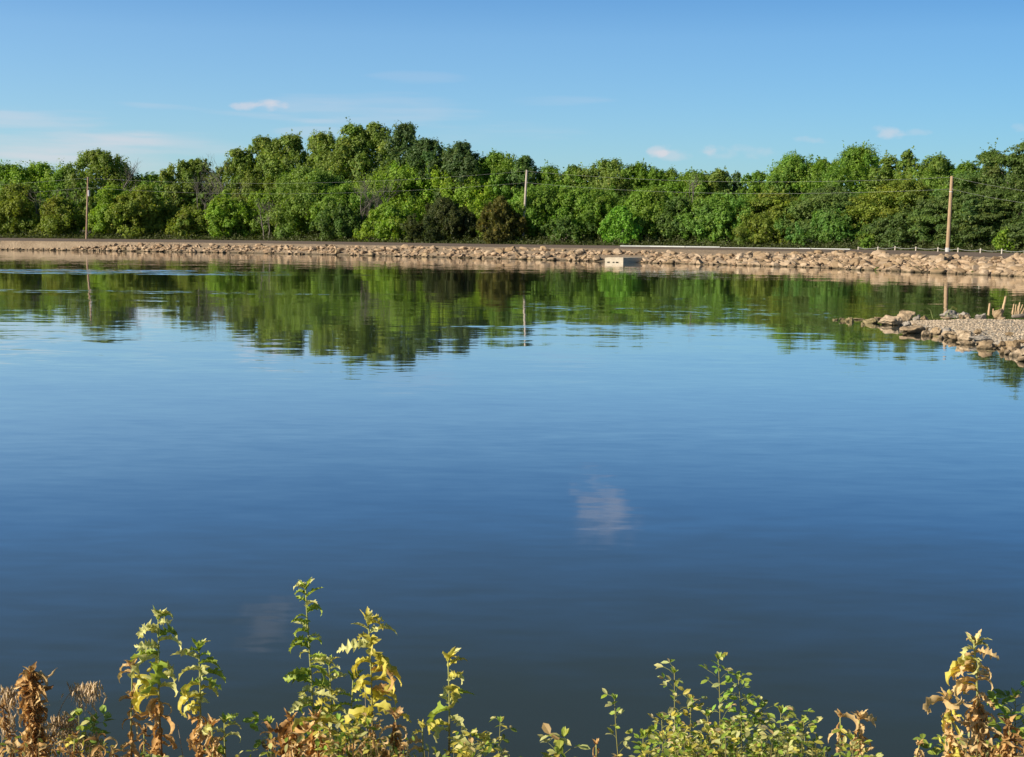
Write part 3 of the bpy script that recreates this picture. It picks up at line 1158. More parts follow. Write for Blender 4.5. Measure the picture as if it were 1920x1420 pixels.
# left end ------------------------------------------------------------------
t('mid green broadleaf tree rising behind the scrub at far left edge', 12, 312, 120, 16, 'broadleaf', GRN)
t('bright topped green tree behind the scrub, second from left edge', 76, 309, 92, 18, 'broadleaf', BRI)
t('rounded green tree with pointed top just left of the reddish pole', 126, 317, 64, 15, 'broadleaf', GRN)
t('tall narrow cottonwood with thin bluish crown just right of reddish pole', 190, 284, 88, 13, 'cottonwood', COT, bottom=.12)
t('wide olive scrub tree at the left edge in front of taller greens', 30, 350, 130, 4, 'dome', OLV)
t('olive green thicket tree left of the reddish pole, standing in front', 112, 372, 100, 2, 'dome', OLV)
t('olive yellow tree with leafy left side right of the reddish pole', 214, 352, 92, 4, 'dome', YEL)
t('feathery olive tree standing between reddish pole and grey bare brush', 272, 352, 110, 3, 'dome', OLV)
t('low rounded green tree in the dip of the left treeline', 285, 331, 96, 15, 'broadleaf', GRN)
t('upright cottonwood left of the grey bare brush', 346, 304, 62, 12, 'cottonwood', COT, bottom=.1)
t('dark narrow cottonwood behind the grey bare brush', 372, 300, 50, 14, 'cottonwood', COT, bottom=.1)
t('olive shrubby tree at the foot of the grey bare brush', 362, 388, 90, 2, 'dome', OLV)
t('slender cottonwood with a bare left limb before the tall group', 446, 281, 58, 11, 'cottonwood', COT, bottom=.15)
t('bright yellow green tree below the slender cottonwood', 424, 358, 80, 2, 'dome', BRI)
t('yellowish green open tree left of the big olive dome', 484, 362, 74, 5, 'broadleaf', YEL)
# tall centre group ----------------------------------------------------------
t('tall cottonwood with spiky yellowish top, leftmost of the high group', 500, 259, 84, 12, 'cottonwood', PAL, bottom=.12)
t('tall cottonwood with twin tops second in the high group', 546, 256, 78, 15, 'cottonwood', COT, bottom=.12)
t('tall round headed cottonwood behind the big olive dome', 606, 254, 92, 14, 'cottonwood', COT, bottom=.1)
t('tall cottonwood with stepped left side near the high group centre', 664, 238, 88, 13, 'cottonwood', PAL, bottom=.1)
t('highest pale green cottonwood with a square top', 702, 233, 66, 16, 'cottonwood', PAL, bottom=.12)
t('high dark blue green cottonwood with crown leaning right', 744, 234, 66, 14, 'cottonwood', (0.105, 0.172, 0.060), bottom=.2, lean=.12)
t('dark cottonwood with ragged head right of the leaning crown', 802, 264, 74, 13, 'cottonwood', (0.105, 0.172, 0.060), bottom=.2)
t('open dark cottonwood with visible limbs stretching right', 852, 270, 66, 12, 'cottonwood', (0.096, 0.158, 0.057), bottom=.3, lean=.1)
t('huge olive green dome shaped tree below the high cottonwoods', 578, 318, 176, 6, 'dome', (0.175, 0.274, 0.051), lobes=54)
t('mid green tree filling between olive dome and bright green crown', 655, 348, 92, 7, 'broadleaf', GRN)
t('dark green tree low at the right foot of the olive dome', 640, 385, 90, 2, 'dome', DRK)
t('large bright green leafy tree behind the left dark cedar', 806, 303, 178, 9, 'broadleaf', BRI, lobes=50)
t('bright green bushy tree left of the left dark cedar', 728, 384, 84, 1, 'dome', BRI)
t('bright green tree above the gap between the two cedars', 890, 330, 104, 9, 'broadleaf', BRI)
# around the middle pole ----------------------------------------------------
t('broad mid green tree behind and left of the middle pole', 932, 289, 104, 13, 'broadleaf', GRN)
t('dark topped green tree directly behind the middle pole', 984, 293, 60, 14, 'broadleaf', (0.114, 0.203, 0.057))
t('rounded tree right of the middle pole with pale top', 1030, 314, 84, 12, 'broadleaf', GRN)
t('small headed green tree before the broad pale crown', 1074, 314, 62, 13, 'broadleaf', GRN)
t('pale olive tree with broad flat crown right of middle pole', 1136, 302, 104, 10, 'broadleaf', PAL)
t('darker green tree on the right shoulder of the pale olive crown', 1196, 306, 80, 12, 'broadleaf', GRN)
t('low topped green tree in the skyline dip above the white kerb', 1250, 318, 84, 12, 'broadleaf', GRN)
t('green tree with mixed bright clumps right of the brown cedar', 1020, 352, 96, 5, 'broadleaf', GRN)
t('mid green tree with drooping sides above the concrete box', 1098, 348, 110, 6, 'broadleaf', GRN)
t('dark spreading juniper shrub at the road right of the brown cedar', 1062, 408, 116, 1, 'shrub', DRK, cat='shrub')
t('vivid green small tree at the start of the white kerb', 1162, 388, 66, 1, 'dome', (0.201, 0.405, 0.054))
t('deep green tree spreading behind the vivid small tree', 1212, 356, 120, 5, 'dome', GRN)
t('dark tree behind the middle of the white kerb', 1276, 372, 96, 4, 'dome', DRK)
t('green tree with thin dead spike above its top', 1296, 325, 84, 10, 'broadleaf', GRN)
t('grey green tree right of the dead spike', 1344, 320, 70, 11, 'broadleaf', PAL)
t('small bluish round tree in the skyline notch', 1380, 324, 52, 14, 'broadleaf', (0.114, 0.192, 0.077))
t('large mid green tree with leafy shoots above the white kerb end', 1352, 362, 136, 3, 'dome', (0.171, 0.304, 0.054))
# right rising group ------------------------------------------------------------
t('green tree at the left start of the rising right skyline', 1420, 324, 70, 10, 'broadleaf', GRN)
t('fresh green tree on the rise of the right skyline', 1482, 292, 108, 10, 'broadleaf', (0.171, 0.304, 0.051))
t('mid green tree in the saddle between two high right crowns', 1540, 300, 74, 12, 'broadleaf', GRN)
t('high round crowned green tree left of the right skyline gap', 1606, 278, 128, 10, 'broadleaf', GRN, lobes=36)
t('brownish olive layered tree below the high round crown', 1560, 344, 150, 6, 'locust', (0.137, 0.214, 0.057))
t('layered olive tree with horizontal sprays right of white kerb', 1450, 355, 120, 7, 'locust', OLV)
t('wide rounded olive green tree behind the end of white kerb', 1450, 398, 130, 2, 'dome', OLV)
t('dense deep green tree left of the first white fence post', 1566, 392, 160, 2, 'dome', (0.133, 0.254, 0.051), lobes=42)
t('thin pale tree with open top in the right skyline gap', 1660, 292, 54, 11, 'locust', PAL, bottom=.3)
t('small round topped tree poking up in the right skyline gap', 1698, 284, 40, 13, 'broadleaf', PAL)
t('yellowish green tree left of the leaning wooden pole top', 1752, 294, 96, 10, 'broadleaf', (0.182, 0.284, 0.051))
t('olive layered tree filling left of the leaning wooden pole', 1690, 332, 140, 5, 'locust', OLV)
t('dark olive layered tree behind the first fence posts', 1700, 392, 120, 2, 'locust', (0.117, 0.183, 0.051))
t('small bright seedling shrub at the first fence posts', 1630, 446, 34, .5, 'shrub', GRN, cat='shrub')
t('dark olive tree directly behind the leaning wooden pole', 1786, 345, 120, 5, 'locust', (0.130, 0.203, 0.051))
t('mid height green tree right of the leaning pole top', 1812, 302, 80, 10, 'locust', GRN)
t('tall layered tree near the right edge of the view', 1852, 278, 104, 9, 'locust', (0.145, 0.227, 0.057))
t('tallest dark layered tree at the right edge', 1912, 261, 110, 8, 'locust', (0.127, 0.199, 0.054))
t('spreading dark tree with bare lower limbs at right edge', 1872, 348, 150, 3, 'locust', (0.123, 0.192, 0.051), bottom=.25)
t('low dark olive tree right of the leaning pole base', 1822, 400, 100, 1.5, 'locust', (0.117, 0.183, 0.051))
t('bright green shrub under the dark right trees', 1884, 432, 46, .5, 'shrub', BRI, cat='shrub')
t('dark olive tree cut by the right edge behind the last post', 1930, 392, 90, 3, 'locust', (0.117, 0.183, 0.051))
for i, (label, px, top, w, back, kind, col, k) in enumerate(T):
    nm = {'cottonwood': 'cottonwood_tree', 'broadleaf': 'broadleaf_tree', 'dome': 'broadleaf_tree', 'locust': 'locust_tree', 'shrub': 'shrub'}[kind]
    make_tree(nm, label, px, top, w, back, kind, col, TG, seed=1000 + i * 7, **k)
make_tree('cedar_tree', 'dark blackish green cedar, left of the two cedars by the road', 832, 376, 132, 0, 'cedar', (.082, .108, .036), 'cedars by the road', seed=51)
make_tree('cedar_tree', 'golden brown cedar bush beside the middle utility pole', 938, 371, 96, 0, 'cedar', (.150, .152, .040), 'cedars by the road', seed=57)

bare_tree('grey bare leafless brush between olive trees and slender cottonwood', 392, 318, 58, 6, 11, stems=4)
bare_tree('dead grey limb tree leaning right beside the tall narrow cottonwood', 222, 285, 46, 12.5, 13, stems=1, lean=(.25, 0), rad=.2)
bare_tree('bare grey branches reaching left of the slender cottonwood', 432, 289, 50, 10, 17, stems=1, lean=(-.3, 0), rad=.16)
bare_tree('grey leafless thicket under the highest cottonwoods', 700, 330, 64, 10, 19, stems=4)
bare_tree('thin dead spike standing above the skyline over the white kerb', 1298, 312, 26, 9.5, 23, stems=1, depth=2)
bare_tree('thin grey stems left of the big olive dome', 505, 372, 46, 4, 29, stems=3)
bare_tree('grey twiggy brush inside the left thicket near the reddish pole', 100, 345, 90, 8, 31, stems=3)

# distant wood behind and low undergrowth along the tree foot
rng = np.random.default_rng(8)
n = 46000
pp = rng.uniform(-250, 2150, n)
lut_x = np.linspace(-260, 2160, 120)
lutF = np.array([tuple(curve(float(x))[2]) for x in lut_x])
Fx, Fy = np.interp(pp, lut_x, lutF[:, 0]), np.interp(pp, lut_x, lutF[:, 1])
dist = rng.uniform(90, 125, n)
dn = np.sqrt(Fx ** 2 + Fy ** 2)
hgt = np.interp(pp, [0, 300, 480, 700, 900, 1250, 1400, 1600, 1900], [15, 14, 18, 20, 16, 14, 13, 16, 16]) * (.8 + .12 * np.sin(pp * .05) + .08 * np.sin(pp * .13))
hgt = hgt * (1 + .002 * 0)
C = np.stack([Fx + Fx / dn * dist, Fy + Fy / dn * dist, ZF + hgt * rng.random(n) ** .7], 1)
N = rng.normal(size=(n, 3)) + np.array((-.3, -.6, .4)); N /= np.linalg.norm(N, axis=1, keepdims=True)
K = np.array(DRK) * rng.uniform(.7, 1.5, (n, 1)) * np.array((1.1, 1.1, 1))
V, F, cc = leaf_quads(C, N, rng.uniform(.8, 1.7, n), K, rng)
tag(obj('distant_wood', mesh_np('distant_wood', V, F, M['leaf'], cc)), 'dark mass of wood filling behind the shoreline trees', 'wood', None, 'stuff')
n = 30000
pp = rng.uniform(-250, 2150, n)
Fx, Fy = np.interp(pp, lut_x, lutF[:, 0]), np.interp(pp, lut_x, lutF[:, 1])
dist = rng.uniform(.2, 9, n) ** 1.0
dn = np.sqrt(Fx ** 2 + Fy ** 2)
C = np.stack([Fx + Fx / dn * dist, Fy + Fy / dn * dist, ZF + .0 + (.35 + .22 * dist) * rng.random(n) ** 1.3 * (.6 + .5 * np.sin(pp * .11) ** 2)], 1)
N = rng.normal(size=(n, 3)) + np.array((-.3, -.5, .6)); N /= np.linalg.norm(N, axis=1, keepdims=True)
K = np.array((.075, .095, .03)) * rng.uniform(.6, 1.4, (n, 1))
V, F, cc = leaf_quads(C, N, rng.uniform(.2, .5, n), K, rng)
tag(obj('undergrowth', mesh_np('undergrowth', V, F, M['leaf'], cc)), 'low dark undergrowth along the foot of the trees', 'undergrowth', None, 'stuff')

# green water-edge plants on the right of the far bank


def shore_plant(px, py, hpx, label, seed):
    rng = np.random.default_rng(seed)
    q, w, e = on_slope(px, .04)
    s = hpx * w.y / F_
    root = empty('shore_weed', Vector((w.x, w.y, 0)), label, 'plant', 'weeds at the far waterline')
    n = 220
    d = rng.normal(size=(n, 3)); d[:, 2] = np.abs(d[:, 2]); d /= np.linalg.norm(d, axis=1, keepdims=True)
    C = d * (s * rng.random(n) ** .5)[:, None] * np.array((1.2, .7, .95))
    C[:, 2] += .05
    N = d + rng.normal(size=(n, 3)) * .5; N /= np.linalg.norm(N, axis=1, keepdims=True)
    K = np.array((.13, .2, .04)) * rng.uniform(.7, 1.3, (n, 1))
    V, F, cc = leaf_quads(C, N, rng.uniform(.12, .26, n), K, rng, .4)
    obj('leaves', mesh_np('leaves', V, F, M['leaf'], cc), root)
    mb = MB()
    for k in range(6):
        a = rng.uniform(0, 6.28)
        mb.tube([(0, 0, -.1), (math.cos(a) * s * .3, math.sin(a) * s * .2, s * .5), (math.cos(a) * s * .7, math.sin(a) * s * .4, s * .9)], [.02, .015, .006], 4, (.1, .14, .04))
    mb.build('stems', M['stem'], root)


shore_plant(1714, 511, 10, 'bright green weed tuft at the waterline below the fence posts', 3)
shore_plant(1755, 513, 8, 'second green weed tuft at waterline below the leaning pole', 4)
shore_plant(1645, 506, 5, 'small green weed at waterline left of the larger tufts', 5)
shore_plant(1822, 516, 5, 'low green weed patch at waterline near the right edge', 6)
shore_plant(1392, 497, 6, 'faint green weed among boulders right of concrete box', 7)

# sprigs on the spit
for (bx, by, tx, ty, lab, s) in [(1749, 598, 1737, 577, 'single curved green grass blade on the spit', 1), (1770, 597, 1788, 575, 'thin weed sprig with yellow tip above the long grey rock', 2)]:
    b0 = G(bx, by, .15)
    t0 = P(tx, ty, b0.y)
    mb = MB()
    m1 = b0.lerp(t0, .55) + Vector((.05, 0, .12))
    mb.tube([b0, b0.lerp(m1, .5), m1, t0], [.02, .016, .012, .006], 5, (.22, .26, .09))
    if s == 2:
        for k in range(5):
            q = t0 + Vector((random.uniform(-.12, .12), 0, random.uniform(-.1, .06)))
            mb.add([q, q + Vector((.09, 0, .03)), q + Vector((.10, .04, -.05)), q + Vector((.02, .03, -.06))], [(0, 1, 2, 3)], (.35, .34, .10))
    tag(mb.build('grass_sprig', M['stem']), lab, 'sprig')
rng = np.random.default_rng(41)
n = 900
cx = rng.uniform(1700, 1860, n)
Cp = np.array([tuple(G(float(x), 597, .12)) for x in cx])
Cp[:, 1] += rng.uniform(-.6, .5, n)
Cp[:, 2] = .08 + rng.random(n) ** 2 * .22 * (np.sin(cx * .11) > -.2)
N = rng.normal(size=(n, 3)) + np.array((0, 0, .8)); N /= np.linalg.norm(N, axis=1, keepdims=True)
V, F, cc = leaf_quads(Cp, N, rng.uniform(.05, .14, n), np.array((.14, .19, .05)) * rng.uniform(.6, 1.3, (n, 1)), rng, .35)
tag(obj('ground_cover', mesh_np('ground_cover', V, F, M['leaf'], cc)), 'thin green weeds along the back edge of the spit', 'ground cover', None, 'stuff')

# ------------------------------------------------------------------ poles, wires, kerb, fence, concrete box


def pole(bx, by, tx, ty, wb, wt, mat, label, Y=None):
    b0 = G(bx, by, ZF) if Y is None else P(bx, by, Y)
    t0 = P(tx, ty, b0.y)
    b0.z = ZF - .05
    root = empty('utility_pole', b0, label, 'utility pole', 'utility poles by the road')
    s = b0.y / F_ / 2
    d = t0 - b0
    mb = MB()
    n = 9
    mb.tube([d * (k / n) for k in range(n + 1)], [(wb + (wt - wb) * k / n) * s for k in range(n + 1)], 12)
    mb.build('shaft', M[mat], root, smooth=False)
    return root, d, s


pl, dl, sl = pole(162, 448.3, 165, 332, 3.8, 3.0, 'pole_red', 'reddish brown utility pole on the left side of far bank')
pm, dm, sm = pole(980, 459.5, 988, 319, 5.2, 4.2, 'pole_grey', 'pale grey middle utility pole beside the golden brown cedar', treeY(940) + 5.5)
pr, dr, sr = pole(1776.5, 472.5, 1785, 330.5, 7.8, 5.8, 'pole', 'thick leaning tan wooden pole behind the cable fence')


def insulator(root, d, f, sx, r=.10, h=.28):
    mb = MB()
    p = d * f
    mb.tube([p + Vector((sx, -.12, -h / 2)), p + Vector((sx, -.12, -h * .1)), p + Vector((sx, -.12, 0)), p + Vector((sx, -.12, h / 2))], [r * .5, r, r * .55, r], 10, (1, 1, 1))
    mb.tube([p + Vector((0, -.05, -.05)), p + Vector((sx, -.12, -.05))], .03, 5)
    mb.build('insulator', M['white_post'], root)


for (r_, d_) in ((pl, dl), (pm, dm), (pr, dr)):
    insulator(r_, d_, .985, .0, .06, .22)
    insulator(r_, d_, .83, .16, .06, .22)
mb = MB()
p = dl * .74
mb.tube([p + Vector((.28, -.1, -.55)), p + Vector((.28, -.1, .5)), p + Vector((.28, -.1, .56))], [.22, .22, .1], 12)
mb.box(p + Vector((0, -.14, -.2)), p + Vector((.12, -.04, .2)))
mb.build('transformer_can', M['metal'], pl)
mb = MB()
mb.tube([dr * .005, dr * .06], [8.9 * sr, 8.8 * sr], 12)
mb.build('base_sleeve', M['metal'], pr)
mb = MB()
mb.tube([dr * .79, dr * .80], [7.3 * sr, 7.3 * sr], 12)
mb.build('band', M['metal'], pr)


def span(a, b, sag, label, n=24):
    mb = MB()
    a, b = Vector(a), Vector(b)
    pts = []
    for k in range(n + 1):
        q = a.lerp(b, k / n)
        q.z -= sag * 4 * (k / n) * (1 - k / n)
        pts.append(q - a)
    mb.tube(pts, .009, 5)
    o = mb.build('power_line', M['wire'])
    o.location = a
    tag(o, label, 'power line', 'power lines between the poles')


def at(root, d, f):
    return root.location + d * f + Vector((0, -.2, 0))


LU, LL = at(pl, dl, .985), at(pl, dl, .83)
MU, ML = at(pm, dm, .985), at(pm, dm, .83)
RU, RL = at(pr, dr, .985), at(pr, dr, .83)
span(LU, MU, 1.5, 'upper power line from reddish pole to middle pole')
span(LL, ML, 1.5, 'lower power line from reddish pole to middle pole')
span(MU, RU, 1.1, 'upper power line from middle pole to leaning wooden pole')
span(ML, RL, 1.1, 'lower power line from middle pole to leaning wooden pole')
span(RU, P(2150, 368, 88 * KF), .8, 'upper power line leaving the leaning wooden pole to the right')
span(RL, P(2150, 392, 88 * KF), .8, 'lower power line leaving the leaning wooden pole to the right')
span(P(-330, 348, 215 * KF), LU, 1.2, 'upper power line coming from the left to the reddish pole')
span(P(-330, 368, 215 * KF), LL, 1.2, 'lower power line coming from the left to the reddish pole')


def kerb(pts, h, wd, label, name='concrete_kerb'):
    mb = MB()
    P0 = [G(x, y, ZF + .01) for x, y in pts]
    for i in range(len(P0) - 1):
        a, b = P0[i], P0[i + 1]
        d = (b - a); L = d.length
        Mx = Matrix.Translation(a) @ Matrix.Rotation(math.atan2(d.y, d.x), 4, 'Z')
        c = .03
        vs = []
        for x in (0.015, L - .015):
            for (yy, zz) in ((-wd / 2, 0), (-wd / 2, h - c), (-wd / 2 + c, h), (wd / 2 - c, h), (wd / 2, h - c), (wd / 2, 0)):
                vs.append(Mx @ Vector((x, yy, zz)))
        fs = [(k, k + 6, (k + 1) % 6 + 6, (k + 1) % 6) for k in range(6)] + [tuple(range(6)), tuple(range(11, 5, -1))]
        mb.add(vs, fs)
    tag(mb.build(name, M['white_concrete']), label, 'kerb')


kerb([(1163, 462.4), (1220, 463), (1285, 463.9), (1350, 464.6)], .17, .5, 'long bluish white concrete kerb along the road above the concrete box')
kerb([(1351, 464.8), (1420, 465.6), (1480, 466.4), (1520, 467)], .07, .35, 'thin low white kerb continuing right from the thicker kerb')
kerb([(1500, 466.6), (1550, 467.4), (1596, 468.2)], .10, .6, 'short white kerb just left of the first fence post')

fr = empty('cable_fence', G(1610, 468, ZF), 'low fence of white posts and drooping cables by the road', 'fence')
fx = [(1572, 466.8), (1609, 468.3), (1646, 469), (1678, 469.4), (1717, 470.5), (1758.5, 471.8), (1796, 473), (1838, 474.5), (1878, 475.8), (1921, 477.2), (1966, 478.8)]
tops = []
for k, (x, y) in enumerate(fx[1:]):
    b0 = G(x, y, ZF + .01)
    mb = MB()
    hh = .52 * (.7 if k == 0 else .8 if k == 1 else 1)
    r = .08
    mb.tube([(0, 0, -.1), (.02, 0, hh * .9), (.025, 0, hh)], [r, r, r * .8], 10)
    mb.tube([(.02, 0, hh), (.02, 0, hh + .03)], [r * 1.15, r * .9], 10)
    o = mb.build('post', M['white_post'], fr)
    o.location = b0 - fr.location
    tops.append(b0 - fr.location + Vector((0, -.05, hh * .78)))
for i in range(len(tops) - 1):
    mb = MB()
    pts = []
    for k in range(9):
        q = tops[i].lerp(tops[i + 1], k / 8)
        q.z -= .16 * 4 * (k / 8) * (1 - k / 8)
        pts.append(q)
    mb.tube(pts, .028, 5)
    mb.build('cable', M['wire'], fr)

# concrete outlet box at the waterline
w0 = G(1134, 492, 0)
w1 = G(1167, 492.6, 0)
fw = (w1 - w0).length
bx = empty('concrete_outlet', w0, 'pale concrete outlet box standing at the far waterline', 'concrete box')
hb = 8.4 * w0.y / F_
ang = math.atan2((w1 - w0).y, (w1 - w0).x)
Rm = Matrix.Rotation(ang, 4, 'Z') @ Matrix.Rotation(R(8), 4, 'Z')
dpt = 4.2
mb = MB()
sk = Matrix(((1, .62, 0, 0), (0, 1, 0, 0), (0, 0, 1, 0), (0, 0, 0, 1)))
mb.box((0, 0, hb * .15), (fw, dpt, hb), M=Rm @ sk)
mb.build('slab', M['concrete'], bx)
mb = MB()
for (a, b) in ((0.0, .13), (.27, .42), (.53, .60), (.74, 1.0)):
    mb.box((fw * a + .01, .01, -.5), (fw * b - .01, dpt * .9, hb * .15), M=Rm @ sk)
mb.build('footing', M['concrete'], bx)
mb = MB()
mb.box((.02, .35, -.5), (fw - .02, .45, hb * .145), M=Rm @ sk)
mb.build('back_wall', M['rock_grey'], bx)
mb = MB()
mb.box((.12, .12, hb + .004), (fw - .12, dpt - .12, hb + .05), M=Rm @ sk)
mb.build('lid', M['concrete'], bx)

# ------------------------------------------------------------------ near weeds on the bank
YN = 2.45          # scaled by KF below: metres from the camera on the bank


def ribbon(mb, p, d, L, Wd, curl, twist, rnd, col0, col1, lobed=0., nseg=12, fold=.35, side=None, tipround=.75):
    """a leaf blade: starts at p along d, bends down by curl radians and rolls by twist"""
    d = d.normalized()
    side = side or d.cross(Vector((0, 0, 1)))
    if side.length < 1e-3:
        side = Vector((1, 0, 0))
    side.normalize()
    up = side.cross(d).normalized()
    q = p.copy()
    vs, cs, fs = [], [], []
    st = L / nseg
    ph = rnd.random() * 6.28
    wl = wr = 1.
    for k in range(nseg + 1):
        s = k / nseg
        prof = max(.07, math.sin(math.pi * min(1, (s * .92 + .06)) ** tipround)) if k < nseg else .04
        if lobed and 0 < k < nseg:
            # uneven lobes, each side on its own
            def nxt(v):
                if v > .75:                      # leave a lobe: fall into the notch, or widen it a little
                    return rnd.uniform(1. - lobed, 1. - lobed * .6) if rnd.random() < .72 else rnd.uniform(.8, 1.1)
                return rnd.uniform(.9, 1.35) if rnd.random() < .55 else v * rnd.uniform(.9, 1.15)
            wl, wr = nxt(wl), nxt(wr)
        w = Wd * .5 * prof
        c = [col0[i] + (col1[i] - col0[i]) * s for i in range(3)]
        g = rnd.uniform(.85, 1.15)
        c = tuple(min(.78, x * g) for x in c)
        cm = tuple(min(.8, x * 1.12) for x in c)
        ed = up * w * fold
        wv = rnd.uniform(-.5, .5)
        back = d * st * .5
        vs += [q - side * w * wl + ed * (1 + wv) + back * (wl - .6), q, q + side * w * wr + ed * (1 - wv) + back * (wr - .6)]
        cs += [c, cm, c]
        if k < nseg:
            b = k * 3
            fs += [(b, b + 1, b + 4, b + 3), (b + 1, b + 2, b + 5, b + 4)]
            a = -curl / nseg * (.45 + 1.1 * s)
            rot = Matrix.Rotation(a, 3, side)
            d = rot @ d
            up = rot @ up
            tw = Matrix.Rotation(twist / nseg + rnd.gauss(0, .10), 3, d)
            side = tw @ side
            up = tw @ up
            q = q + d * st
    mb.add(vs, fs, cs)


GL = ((.28, .40, .06), (.42, .52, .10))
PALE = ((.60, .62, .25), (.72, .70, .30))
YL = ((.62, .58, .11), (.68, .58, .13))
BR = ((.48, .28, .10), (.64, .42, .18))
TAN = ((.64, .45, .21), (.70, .52, .27))
DB = ((.26, .145, .055), (.38, .22, .09))


def pick(rnd, *pals):
    a = rnd.choice(pals)
    return a


def stem_curve(bx, by, tx, ty, Y, rnd, wob=15):
    b0 = P(bx, by, Y)
    b0 = Vector((b0.x, Y - .02, bank_z(b0.x, Y - .02) - .03))
    pts = []
    n = 12
    ph = rnd.random() * 6
    for k in range(n + 1):
        s = k / n
        tp = P(tx, ty, Y)
        q = b0.lerp(tp, s)
        q.x += math.sin(s * 5 + ph) * wob * Y / F_ * .35 * (1 - s) * s * 2
        q.y += math.sin(s * 4 + ph * 2) * .008
        pts.append(q)
    return pts


def on_path(pts, s):
    f = s * (len(pts) - 1)
    k = min(len(pts) - 2, int(f))
    return pts[k].lerp(pts[k + 1], f - k), (pts[k + 1] - pts[k]).normalized()


def lettuce(label, bx, tx, ty, seed, Y=YN, by=1500, n=30, size=62, top_pal=(GL, PALE), mid_pal=(PALE, YL), low_pal=(BR, TAN), cut=(.25, .45), stem_col=(.34, .36, .12), low_stem=(.22, .12, .055), low_n=1.0, dens_low=1., spread=1., thick=5.):
    """a wilting lobed-leaf weed: fresh lobed leaves at the top, curled dead ones below"""
    rnd = random.Random(seed)
    Y = Y * KF
    k = Y / F_
    pts = stem_curve(bx, by, tx, ty + 8, Y, rnd)
    root = empty('wilted_weed', pts[0], label, 'weed', 'wilting weeds on the near bank')
    org = pts[0]
    pts = [q - org for q in pts]
    sm = MB()
    nn = len(pts)
    cl = [tuple(low_stem[i] + (stem_col[i] - low_stem[i]) * max(0, min(1, (j / (nn - 1) - .45) * 3)) for i in range(3)) for j in range(nn)]
    sm.tube(pts, [thick * k * .5 * (1.1 - .6 * j / (nn - 1)) for j in range(nn)], 7, cl)
    fresh, dry = MB(), MB()
    tot = (1500 - ty)
    vis = (1440 - ty) / tot            # part of the stem that is in view
    for i in range(n):
        s01 = (i + rnd.uniform(-.3, .3)) / n    # 0 top .. 1 bottom of the view
        s01 = max(0.0, min(1, s01))
        s = 1 - s01 * vis * .99 - .004
        p, d = on_path(pts, s)
        a = rnd.uniform(0, 2 * math.pi)
        # leaves mostly to the sides as seen from the shore
        a = rnd.choice([0, math.pi]) + rnd.gauss(0, .75)
        out = Vector((math.cos(a), math.sin(a) * .8, 0))
        L = size * k * rnd.uniform(.5, 1.0) * spread
        if s01 < cut[0]:
            up = 1.3 - 1.6 * s01 / max(.05, cut[0])
            pal = pick(rnd, *top_pal)
            ll = L * (.62 + .5 * min(1, s01 / max(.02, cut[0]) * 1.6))
            ribbon(fresh, p, out + Vector((0, 0, up * .8)), ll, ll * rnd.uniform(.38, .6), rnd.uniform(.6, 3.0), rnd.gauss(0, 1.2), rnd, pal[0], pal[1], .84, 18, .5)
        elif s01 < cut[1]:
            pal = pick(rnd, *mid_pal)
            ribbon(fresh, p, out + Vector((0, 0, .35)), L * 1.1, L * rnd.uniform(.34, .5), rnd.uniform(1.8, 3.6), rnd.gauss(0, 1.6), rnd, pal[0], pal[1], .6, 14, .6)
        else:
            for q in range(max(1, int(rnd.uniform(.8, 2.0) * dens_low + .4))):
                pal = pick(rnd, *low_pal)
                a2 = a + q * 2.1
                out = Vector((math.cos(a2), math.sin(a2) * .8, 0))
                ribbon(dry, p + d * rnd.uniform(-.01, .01), out * .8 + Vector((0, 0, rnd.uniform(-1.3, .3))), L * rnd.uniform(.5, 1.05), L * rnd.uniform(.13, .24), rnd.uniform(.8, 4.6), rnd.gauss(0, 2.8), rnd, pal[0], pal[1], .3, 16, .9)
    # terminal tuft
    tp, td = on_path(pts, .985)
    for i in range(7):
        a = rnd.uniform(0, 6.28)
        pal = pick(rnd, *top_pal)
        tgt = fresh if cut[0] > .02 else dry
        if cut[0] <= .02:
            pal = pick(rnd, *low_pal)
        L = size * k * rnd.uniform(.28, .5)
        ribbon(tgt, tp, td * 1.2 + Vector((math.cos(a), math.sin(a), 0)) * .7, L, L * .42, rnd.uniform(-.2, .9), rnd.gauss(0, .5), rnd, pal[0], pal[1], .4, 10, .4)
    sm.build('stem', M['stem'], root, True)
    if fresh.v:
        fresh.build('fresh_leaves', M['weed_leaf'], root, True)
    if dry.v:
        dry.build('withered_leaves', M['dry_leaf'], root, True)
    return root


lettuce('dense cone of withered brown leaves near the left edge', 84, 60, 1252, 1, n=135, size=62, cut=(0., .0), low_pal=(BR, BR, TAN, DB), dens_low=2.6, stem_col=(.2, .11, .05), Y=2.4, thick=6)
lettuce('short leaning brown withered weed at the left edge', 52, 4, 1318, 2, n=22, size=40, cut=(0., .0), low_pal=(BR, DB), dens_low=1.4, stem_col=(.2, .11, .05), Y=2.35)
lettuce('thin brown withered weed with small drooping curls', 254, 247, 1242, 3, n=22, size=67, cut=(0., .10), low_pal=(BR, TAN), mid_pal=(YL, TAN), dens_low=1.15, Y=2.45)
lettuce('tall weed with pale yellow green top and rusty lower leaves', 312, 296, 1148, 4, n=46, size=76, cut=(.27, .42), top_pal=(PALE, PALE, GL), mid_pal=(PALE, YL), dens_low=1.25, Y=2.45)
lettuce('weed with curled green yellow head right of the tallest left weed', 378, 374, 1205, 5, n=42, size=69, cut=(.22, .42), top_pal=(PALE, GL), mid_pal=(PALE, YL), dens_low=1.6, Y=2.42)
lettuce('tallest fresh green weed with lobed leaves', 600, 572, 1092, 6, n=58, size=60, cut=(.72, .80), top_pal=(GL, GL, PALE), mid_pal=(PALE, GL), dens_low=1.5, Y=2.5, low_stem=(.34, .33, .12))
